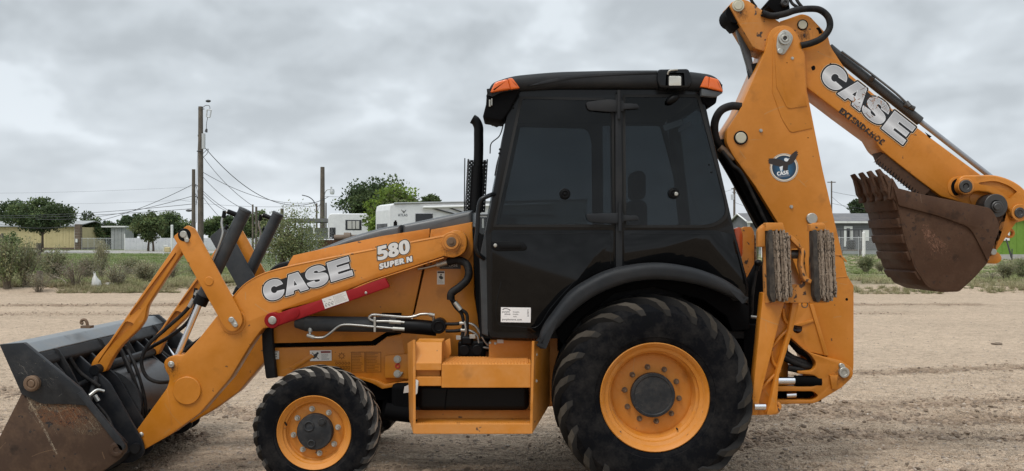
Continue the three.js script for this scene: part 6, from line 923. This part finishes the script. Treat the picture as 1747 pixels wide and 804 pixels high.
// pole helper: wires hang from the pole they start at
function pole(px, topPy, d, r, label, { name = 'utility_pole', cat = 'utility pole', mat = M.wood } = {}) { const p = far(px, topPy, d), o = thing(name, label, cat, V(p.x, 0, p.z)); mesh('mast', [bar(V(0, -0.3, 0), V(0, p.y, 0), r, r * 0.72, 14)], mat, o); o.userData.h = undefined; o.top = p.y; return o; }
function wire(o, A, B, sag, r = 0.02) { const a = L0(o, A), b = L0(o, B), m = a.clone().lerp(b, 0.5); m.y -= sag; const c = new THREE.QuadraticBezierCurve3(a, m.clone().addScaledVector(V(0, 1, 0), -sag), b); mesh('wire', new THREE.TubeGeometry(c, 40, r, 5), M.wire, o); }
{
  const o = pole(342, 182, 66, 0.22, 'tallest wooden utility pole with a transformer, behind the loader links'), K = (px, py, dz = 0) => L0(o, far(px, py, 66 + dz));
  mesh('transformer', [bar(K(347, 228, -.3), K(347, 254, -.3), 0.13, 0.13, 12)], M.galv, o);
  mesh('switch_frame', [bar(K(353, 188, -.3), K(352, 199, -.3), 0.045), bar(K(360, 188, -.3), K(358, 200, -.3), 0.045), bar(K(353, 187, -.3), K(361, 188, -.3), 0.04), bar(K(352, 199, -.3), K(358, 200, -.3), 0.04)], M.galv, o);
  mesh('bracket', [bar(K(338, 186), K(348, 186, -.2), 0.03), bar(K(336, 258), K(343, 258, -.3), 0.04), bar(K(350, 225, -.2), K(352, 221, -.2), 0.06), bar(K(338, 230), K(340, 240), 0.05)], M.wire, o);
  mesh('jumper', [tube([K(345, 184, -.2), K(351, 180, -.3), K(357, 181, -.3), K(358, 188, -.3)], 0.02), tube([K(354, 200, -.3), K(352, 212, -.3), K(352, 224, -.2)], 0.02), tube([K(346, 262, -.2), K(355, 254, -.3), K(353, 262, -.3), K(347, 268, -.2)], 0.018), tube([K(338, 240), K(336, 290), K(335, 380)], 0.014)], M.wire, o);
  mesh('insulator', [new THREE.SphereGeometry(0.12, 10, 8).scale(1.6, 0.8, 1).translate(...K(355, 172.5, -.3).toArray()), bar(K(352, 226, -.2), K(352, 220, -.2), 0.07)], M.wire, o);
  for (const [y0, x1, y1, d1, sg] of [[248, 560, 336, 80, 2.1], [267, 432, 352, 60, 0.3], [294, 540, 345, 80, 0.8], [302, 410, 354, 60, 0.2], [330, 390, 362, 62, 0.15], [326, 420, 372, 60, 0.25], [336, 372, 368, 62, 0.05]]) wire(o, far(346, y0, 66), far(x1, y1, d1), sg, y0 === 248 ? 0.026 : 0.018);
}
{
  const o = pole(330, 289, 70, 0.17, 'shorter utility pole with a lamp arm close beside the tallest one'), K = (px, py) => L0(o, far(px, py, 70));
  mesh('lamp_arm', bar(K(330, 358), K(322, 359), 0.03), M.wire, o); mesh('lamp_head', [new THREE.SphereGeometry(1, 14, 8).scale(0.24, 0.09, 0.13).translate(...K(322, 359.5).toArray())], M.wire, o); mesh('bracket', [bar(K(333, 315), K(338, 318), 0.03), bar(K(333, 335), K(338, 338), 0.03)], M.wire, o); mesh('jumper', [tube([K(332, 312), K(337, 330), K(334, 350)], 0.014), tube([K(333, 330), K(336, 338), K(334, 345)], 0.016)], M.wire, o);
  for (const [y0, x1, y1, d1, sg] of [[314, -40, 372, 95, 2.0], [334, 60, 374, 95, 0.6], [356, -40, 372, 100, 0.2], [348, -40, 368, 100, 0.3]]) wire(o, far(330, y0, 70), far(x1, y1, d1), sg, 0.02);
}
{
  const o = pole(550, 285, 80, 0.24, 'wooden pole with a hooded yard lamp behind the hood'), K = (px, py) => L0(o, far(px, py, 80));
  mesh('lamp_arm', tube([K(553, 338), K(554, 330), K(558, 324), K(565, 323)], 0.035), M.galv, o); mesh('lamp_hood', [new THREE.CylinderGeometry(0.16, 0.21, 0.22, 14).translate(...K(566.5, 325).toArray()), bar(K(565, 322), K(565, 319), 0.08)], M.galv, o); mesh('lamp_bowl', new THREE.CylinderGeometry(0.20, 0.15, 0.18, 14).translate(...K(566.5, 330).toArray()), M.rvWhite, o); mesh('conduit', bar(K(553.5, 338), K(554, 420), 0.03), M.galv, o);
  wire(o, far(550, 335, 80), far(690, 327, 120), 0.3, 0.015);
}
{ const o = pole(540, 347, 74, 0.09, 'thin dark service pole just left of the yard lamp pole', { cat: 'service pole' }), K = (px, py) => L0(o, far(px, py, 74)); mesh('service_drop', [tube([K(539, 352), K(534, 342), K(526, 336), K(515, 333)], 0.035), tube([K(540, 354), K(545, 350), K(550, 347)], 0.02), tube([K(541, 362), K(545, 352), K(547, 342)], 0.015)], M.wire, o); wire(o, far(539, 352, 74), far(300, 340, 130), 0.4, 0.014); }
for (const [px, top, d, r, l] of [[431, 349, 58, 0.07, 'thin dark post just above the far loader cylinder'], [437, 353, 58, 0.09, 'second post close beside the thin dark one at the far loader cylinder'], [481, 356, 60, 0.14, 'stubby dark post standing over the pale mesquite'], [556, 346, 82, 0.08, 'dark conduit post touching the yard lamp pole']]) pole(px, top, d, r, l, { name: 'yard_post', cat: 'post' });
{
  const o = pole(1253, 320, 150, 0.22, 'distant utility pole with a crossarm between the cab and the boom'), K = (px, py) => L0(o, far(px, py, 150));
  mesh('crossarm', bar(K(1248, 322), K(1259, 321.5), 0.07), M.wood, o); mesh('transformer', [bar(K(1250, 332), K(1250, 341), 0.28), bar(K(1251, 334), K(1254, 334), 0.08)], M.galv, o); mesh('bracket', bar(K(1249, 328), K(1256, 328), 0.05), M.wire, o);
  for (const [y0, x1, y1, d1, sg] of [[322, 1180, 330, 170, 0.5], [345, 1320, 356, 130, 0.4], [328, 1310, 345, 140, 0.4]]) wire(o, far(1253, y0, 150), far(x1, y1, d1), sg, 0.022);
}
{ const o = pole(1419, 309, 125, 0.12, 'utility pole mostly hidden behind the boom, wires running to the right'); for (const [y0, x1, y1, sg] of [[327, 1560, 342, 0.3], [335, 1452, 358, 0.2], [347, 1600, 360, 0.5]]) wire(o, far(1419, y0, 125), far(x1, y1, 120), sg, 0.022); mesh('crossarm', bar(L0(o, far(1412, 311, 125)), L0(o, far(1426, 311, 125)), 0.06), M.wood, o); }
// long line across the left sky
{ const a = far(-60, 330, 230), o = thing('power_line', 'faint power line crossing the sky above the yellow building', 'power line', V(a.x, 0, a.z)); wire(o, a, far(345, 318, 215), 0.4, 0.018); wire(o, far(-60, 348, 230), far(345, 340, 215), 0.5, 0.018); }

// white trailers behind the hood
function vehicleBody(pts, depth) { const s = new THREE.Shape(pts.map((p) => new THREE.Vector2(...p))); return new THREE.ExtrudeGeometry(s, { depth, bevelEnabled: true, bevelThickness: 0.05, bevelSize: 0.05, bevelOffset: -0.05, bevelSegments: 2 }).translate(0, 0, -depth / 2); }
const wheelSmall = (x, y, z, r = 0.36) => [toCreasedNormals(new THREE.LatheGeometry([[0.18, -0.1], [r * 0.9, -0.11], [r, -0.07], [r, 0.07], [r * 0.9, 0.11], [0.18, 0.1]].map((p) => new THREE.Vector2(...p)), 24).rotateX(Math.PI / 2).translate(x, y, z), 0.6)];
{
  const d = 46, a = far(646, 0, d), o = thing('travel_trailer', 'large white travel trailer with a rolled awning, behind the hood', 'travel trailer', V(a.x, 0, a.z - 1.2));
  o.rotation.y = 0.42;
  mesh('body', vehicleBody([[0.12, 0.7], [0, 1.1], [0, 3.15], [0.06, 3.4], [0.25, 3.48], [11, 3.85], [11, 0.6], [2, 0.6]], 2.3), M.rvWhite, o);
  const z = 1.2; mesh('window', [rbox(1.35, 2.25, 2.55, 3.0, z, z + 0.03, 0.01)], M.winDark, o); mesh('window', rbox(5.5, 6.4, 2.2, 2.8, z, z + 0.03, 0.01), M.winDark, o);
  mesh('awning', [bar(V(1.7, 3.3, z + 0.12), V(9, 3.58, z + 0.12), 0.07, 0.07, 12)], M.trim, o); mesh('roof_trim', [bar(V(0.25, 3.48, z + 0.02), V(11, 3.85, z + 0.02), 0.045, 0.045, 8)], M.shedGrey, o);
  mesh('awning_arm', [bar(V(2.1, 3.3, z + 0.08), V(3.6, 2.95, z + 0.08), 0.035), bar(V(3.0, 3.34, z + 0.08), V(4.2, 2.98, z + 0.08), 0.03), bar(V(3.6, 2.95, z + 0.08), V(9, 3.0, z + 0.08), 0.04)], M.wire, o);
  mesh('slide_out', [rbox(3.3, 6.8, 1.4, 2.85, z + 0.01, z + 0.1, 0.03)], M.winDark, o); mesh('grille', Array.from({ length: 9 }, (_, i) => box(3.5 + i * 0.34, 3.6 + i * 0.34, 2.3, 2.78, z + 0.1, z + 0.13)), M.shedGrey, o);
  mesh('cap_window', [rbox(-0.03, 0.03, 1.5, 2.5, -0.9, 0.9, 0.01)], M.winDark, o); mesh('vent', [box(8.8, 9.2, 3.68, 3.85, -0.2, 0.2)], M.winDark, o); mesh('door', rbox(8.0, 8.7, 0.9, 2.8, z, z + 0.03, 0.01), M.trim, o);
  for (const x of [7, 7.9]) mesh('wheel', wheelSmall(x, 0.36, 1.0), M.rubber, o); mesh('landing_leg', [bar(V(1.6, 0, 0.8), V(1.6, 0.75, 0.8), 0.06), bar(V(1.6, 0, -0.8), V(1.6, 0.75, -0.8), 0.06)], M.wire, o);
  const c = document.createElement('canvas'); c.width = 256; c.height = 128; const q = c.getContext('2d'); q.fillStyle = '#555a60'; q.font = 'bold 54px sans-serif'; q.fillText('ATLAS', 34, 110); q.lineWidth = 10; q.strokeStyle = '#444'; q.beginPath(); q.moveTo(90, 8); q.lineTo(128, 56); q.lineTo(166, 8); q.moveTo(128, 20); q.lineTo(128, 60); q.stroke(); const t = new THREE.CanvasTexture(c); t.colorSpace = THREE.SRGBColorSpace;
  mesh('lettering', new THREE.PlaneGeometry(0.8, 0.4).translate(0.75, 3.0, z + 0.006), std({ map: t, transparent: true, roughness: 0.5 }), o, true);
}
{
  const d = 54, a = far(563, 0, d), b = far(650, 0, d), w = b.x - a.x, o = thing('small_trailer', 'small white trailer with grey siding lines and a dark framed window', 'trailer', V(a.x, 0, a.z)); o.rotation.y = 0.10;
  mesh('body', vehicleBody([[0.05, 0.6], [0, 0.9], [0, 3.0], [0.06, 3.14], [0.2, 3.18], [w + 3, 3.18], [w + 3, 0.6]], 2.2), M.rvWhite, o);
  for (let i = 0; i < 9; i++) mesh('siding_board', box(0.5, w + 2.9, 0.75 + i * 0.26, 0.98 + i * 0.26, 1.1, 1.13 - 0.0), i === 3 || i === 1 ? M.shedGrey : M.whitePaint, o);
  mesh('window_frame', rbox(0.95, 1.85, 2.25, 2.82, 1.1, 1.17, 0.02), M.winDark, o); mesh('curtain', [box(1.07, 1.3, 2.32, 2.76, 1.172, 1.18), box(1.34, 1.5, 2.32, 2.76, 1.172, 1.18), box(1.54, 1.72, 2.32, 2.76, 1.172, 1.18)], M.curtain, o);
  mesh('end_panel', rbox(-0.04, 0.02, 0.9, 2.9, -1.0, 1.0, 0.01), M.shedGrey, o); mesh('door', rbox(0.05, 0.42, 0.9, 2.4, 1.1, 1.15, 0.01), M.winDark, o); for (const x of [2.6, 3.5]) mesh('wheel', wheelSmall(x, 0.36, 0.95), M.rubber, o); mesh('tongue', bar(V(-1.2, 0.5, 0), V(0.2, 0.6, 0), 0.06), M.wire, o);
}
{
  const d = 40, a = far(550, 0, d), o = thing('flatbed_trailer', 'rusty flatbed trailer loaded with brown boards in front of the white trailers', 'trailer', V(a.x, 0, a.z));
  const r = rng(5); mesh('deck', box(0, 3.6, 1.35, 1.47, -1, 1), M.rust, o); for (let i = 0; i < 12; i++) mesh('plank', box(0.02 + i * 0.3, 0.3 + i * 0.3, 1.471, 1.66 + 0.04 * r(), 0.85, 0.95), M.rust, o);
  mesh('load_roll', [bar(V(0.6, 1.78, 0.5), V(2.0, 1.78, 0.5), 0.13), bar(V(1.05, 1.8, 0.7), V(1.32, 1.8, 0.7), 0.2), bar(V(2.1, 1.76, 0.4), V(3.4, 1.74, 0.4), 0.1)], M.brown, o); for (const x of [2.2, 3.0]) mesh('wheel', wheelSmall(x, 0.36, 0.95), M.rubber, o); mesh('frame', [box(0, 3.6, 1.15, 1.35, -0.9, -0.8), box(0, 3.6, 1.15, 1.35, 0.8, 0.9), box(2.1, 3.1, 0.4, 1.15, -0.8, 0.8), bar(V(0.4, 0, 0.7), V(0.4, 1.2, 0.7), 0.05)], M.wire, o);
}
{ const d = 66, a = far(488, 0, d), b = far(582, 0, d), o = thing('carport', 'open carport with a thin dark roof behind the mesquite', 'carport', V(a.x, 0, a.z)), w = b.x - a.x; mesh('roof', [box(0, w, 2.95, 3.2, -4, 0)], M.roofGrey, o); mesh('post', [0.1, w * 0.5, w - 0.1].map((x) => box(x - 0.05, x + 0.05, 0, 2.95, -0.15, -0.05)), M.trim, o); mesh('wall', box(0, w, 0, 2.6, -3.9, -3.8), M.whitePaint, o); }
chainFence('wire_fence', 'chain link fence with a pale top rail in front of the trailers', far(440, 0, 41).setY(0), far(720, 0, 41).setY(0), 1.7, 9, null);
// grey house on the right
{
  const d = 112, a = far(1277, 0, d), o = thing('grey_house', 'long dark grey house with white trim and a white door', 'house', V(a.x, 0, a.z)), w = far(1515, 0, d).x - a.x; o.rotation.y = 0.05;
  const e = 3.85, r = 4.85, dp = 7; // eave and ridge
  mesh('wall', [box(0, w, 0.55, e, -dp, -0.04)], M.greySide, o);
  for (let i = 0; i < 15; i++) mesh('siding_board', box(0.02, w - 0.02, 0.56 + i * 0.22, 0.56 + i * 0.22 + 0.205, -0.041, 0), M.greySide, o);
  mesh('gable_wall', [hexa([V(-0.003, 0.55, -dp), V(0.05, 0.55, -dp), V(0.05, 0.55, 0), V(-0.003, 0.55, 0), V(-0.003, e, -dp), V(0.05, e, -dp), V(0.05, e, 0), V(-0.003, e, 0)]), hexa([V(0, e, -dp), V(0, e, 0), V(0.1, e, 0), V(0.1, e, -dp), V(0, r - 0.05, -dp / 2 - 0.02), V(0, r - 0.05, -dp / 2 + 0.02), V(0.1, r - 0.05, -dp / 2 + 0.02), V(0.1, r - 0.05, -dp / 2 - 0.02)])], M.greySide, o);
  mesh('roof', [hexa([V(-.3, e, .35), V(w + .3, e, .35), V(w + .3, r, -dp / 2), V(-.3, r, -dp / 2), V(-.3, e + .14, .35), V(w + .3, e + .14, .35), V(w + .3, r + .14, -dp / 2), V(-.3, r + .14, -dp / 2)]), hexa([V(-.3, r, -dp / 2), V(w + .3, r, -dp / 2), V(w + .3, e, -dp - .35), V(-.3, e, -dp - .35), V(-.3, r + .14, -dp / 2), V(w + .3, r + .14, -dp / 2), V(w + .3, e + .14, -dp - .35), V(-.3, e + .14, -dp - .35)])], M.roofGrey, o);
  mesh('fascia', [box(-0.3, w + 0.3, e - 0.14, e + 0.1, 0.352, 0.42), bar(V(-0.31, e + 0.05, 0.36), V(-0.31, r + 0.05, -dp / 2), 0.09), bar(V(-0.31, r + 0.05, -dp / 2), V(-0.31, e + 0.05, -dp - 0.3), 0.09)], M.trim, o);
  mesh('corner_trim', [box(-0.06, 0.2, 0.5, e - 0.14, -0.2, 0.05)], M.trim, o); mesh('skirting', box(0.02, w, 0, 0.55, -dp, -0.06), M.shedGrey, o);
  mesh('window', [rbox(-0.06, 0.04, 1.7, 2.9, -2.6, -1.4, 0.01)], M.trim, o); mesh('window', rbox(13.6, 14.6, 1.6, 2.9, 0, 0.06, 0.01), M.trim, o);
  const dx = far(1443, 0, d).x - a.x; const dr = mesh('door', rbox(dx, dx + 1.05, 0.9, 3.35, 0, 0.08, 0.02), M.trim, o); mesh('pane', rbox(dx + 0.3, dx + 0.72, 1.7, 3.1, 0.081, 0.09, 0.003), M.winDark, dr);
}
{
  const d = 104, a = far(1434, 0, d), o = thing('porch_deck', 'small deck with a black handrail before the white house door', 'deck', V(a.x, 0, a.z)), w = far(1471, 0, d).x - a.x;
  mesh('deck_board', [box(0, w, 0.5, 0.65, -2, 0)], M.wood, o); mesh('handrail', [box(-0.3, w, 2.75, 2.9, -0.05, 0.05), box(w - 0.08, w + 0.06, 0.65, 2.9, -0.06, 0.06), box(0, 0.1, 0.65, 2.75, -0.05, 0.05)], M.wire, o); for (let i = 0; i < 5; i++) mesh('baluster', box(0.3 + i * 0.42, 0.36 + i * 0.42, 0.65, 2.75, -0.03, 0.03), M.wire, o); mesh('post', [box(0.1, 0.25, 0, 0.5, -0.2, 0), box(w - 0.25, w - 0.1, 0, 0.5, -0.2, 0)], M.wood, o); mesh('grill', [rbox(0.9, 1.9, 0.66, 1.75, -0.9, -0.4, 0.2)], M.steelDark, o);
}
chainFence('yard_fence', 'pipe and wire fence along the grey house yard behind the digging bucket', far(1400, 0, 98).setY(0), far(1530, 0, 98).setY(0), 1.95, 4, null);
chainFence('yard_fence', 'wire fence before the grey house gable between cab and boom', far(1245, 0, 90).setY(0), far(1345, 0, 90).setY(0), 1.5, 3, null);
{ const p = far(1474, 0, 96), o = thing('white_post', 'thick white gate post in the house yard fence under the bucket teeth', 'post', V(p.x, 0, p.z)); mesh('pole', bar(V(0, 0, 0), V(0, 2.45, 0), 0.17, 0.17, 12), M.trim, o); mesh('cap', new THREE.SphereGeometry(0.18, 12, 8).scale(1, 0.5, 1).translate(0, 2.45, 0), M.trim, o); }
{ const p = far(1301, 0, 88), o = thing('white_post', 'low white post beside the rear lamp of the backhoe', 'post', V(p.x, 0, p.z)); mesh('pole', bar(V(0, 0, 0), V(0, 1.7, 0), 0.12, 0.12, 12), M.trim, o); mesh('cap', new THREE.SphereGeometry(0.13, 12, 8).scale(1, 0.5, 1).translate(0, 1.7, 0), M.trim, o); }
// green building
{
  const d = 82, a = far(1672, 0, d), o = thing('green_building', 'lime green building with a white framed window behind the digging bucket', 'building', V(a.x, 0, a.z)), w = 9;
  for (let i = 0; i < 14; i++) mesh('wall_panel', box(i * w / 14 + 0.01, (i + 1) * w / 14 - 0.01, 0.45, 3.55, -6, 0), M.greenWall, o);
  mesh('foundation', box(-0.02, w, 0, 0.45, -6, 0.03), M.concrete, o); mesh('roof', box(-0.3, w + 0.3, 3.552, 3.75, -6.3, 0.3), M.roofGrey, o);
  const x1 = far(1722, 0, d).x - a.x, x0 = x1 - 2.1, y0 = 1.65, y1 = 3.35; const wn = mesh('window', [box(x0, x1, y0, y0 + 0.22, 0.001, 0.09), box(x0, x1, y1 - 0.14, y1, 0.001, 0.09), box(x0, x0 + 0.14, y0 + 0.22, y1 - 0.14, 0.001, 0.09), box(x1 - 0.14, x1, y0 + 0.22, y1 - 0.14, 0.001, 0.09)], M.trim, o); mesh('pane', box(x0 + 0.14, x1 - 0.14, y0 + 0.22, y1 - 0.14, 0.001, 0.04), M.curtain, wn);
}
{ const p = far(1726, 0, 76), o = thing('leaning_post', 'dark leaning post before the green wall', 'post', V(p.x, 0, p.z)); mesh('shaft', [bar(V(0.1, 0, 0), V(-0.42, 1.75, 0), 0.08, 0.06, 8), bar(V(0.05, 0.2, 0), V(0.0, 1.0, 0.1), 0.04)], M.wire, o); }
// litter at the scrub edge
{
  const d = EY * F / (497 - CY), p = far(164, 497, d), s = d / F, o = thing('plastic_bag', 'crumpled white plastic bag standing at the edge of the scrub', 'plastic bag', V(p.x, groundY(p.x, p.z), p.z));
  const g = new THREE.LatheGeometry([[0.001, 0], [0.12, 0.01], [0.15, 0.1], [0.12, 0.22], [0.07, 0.33], [0.03, 0.42], [0.035, 0.47], [0.001, 0.47]].map((q) => new THREE.Vector2(...q)), 26), q = g.attributes.position; for (let i = 0; i < q.count; i++) { const k = 1 + 1.15 * fbm(q.getX(i) * 13 + 3, q.getY(i) * 8 + q.getZ(i) * 13, 4); q.setXYZ(i, q.getX(i) * k - 0.12 * q.getY(i), q.getY(i), q.getZ(i) * k); } g.computeVertexNormals();
  const m = std({ color: new THREE.Color(0.56, 0.55, 0.52), roughness: 0.55, side: THREE.DoubleSide }); mesh('bag_body', g, m, o); mesh('loop_handle', tube([V(-0.06, 0.42, 0), V(-0.10, 0.5, 0.02), V(-0.05, 0.52, 0), V(-0.03, 0.45, 0)], 0.008), m, o);
}
{ const o = thing('dead_branch', 'pale dead branch arching out of the bare brown bush', 'branch', (() => { const d = EY * F / (496 - CY), p = far(104, 496, d); return V(p.x, groundY(p.x, p.z), p.z); })()); mesh('stem', tube([V(-0.25, 0.28, 0), V(0.02, 0.2, 0), V(0.16, 0.1, 0.05), V(0.22, 0, 0.1)], 0.014), std({ color: new THREE.Color(0.42, 0.37, 0.3), roughness: 0.9 }), o); mesh('twig', bar(V(0.02, 0.2, 0), V(0.12, 0.26, 0.05), 0.006), stemMat, o); }

renderer.render(scene, camera);
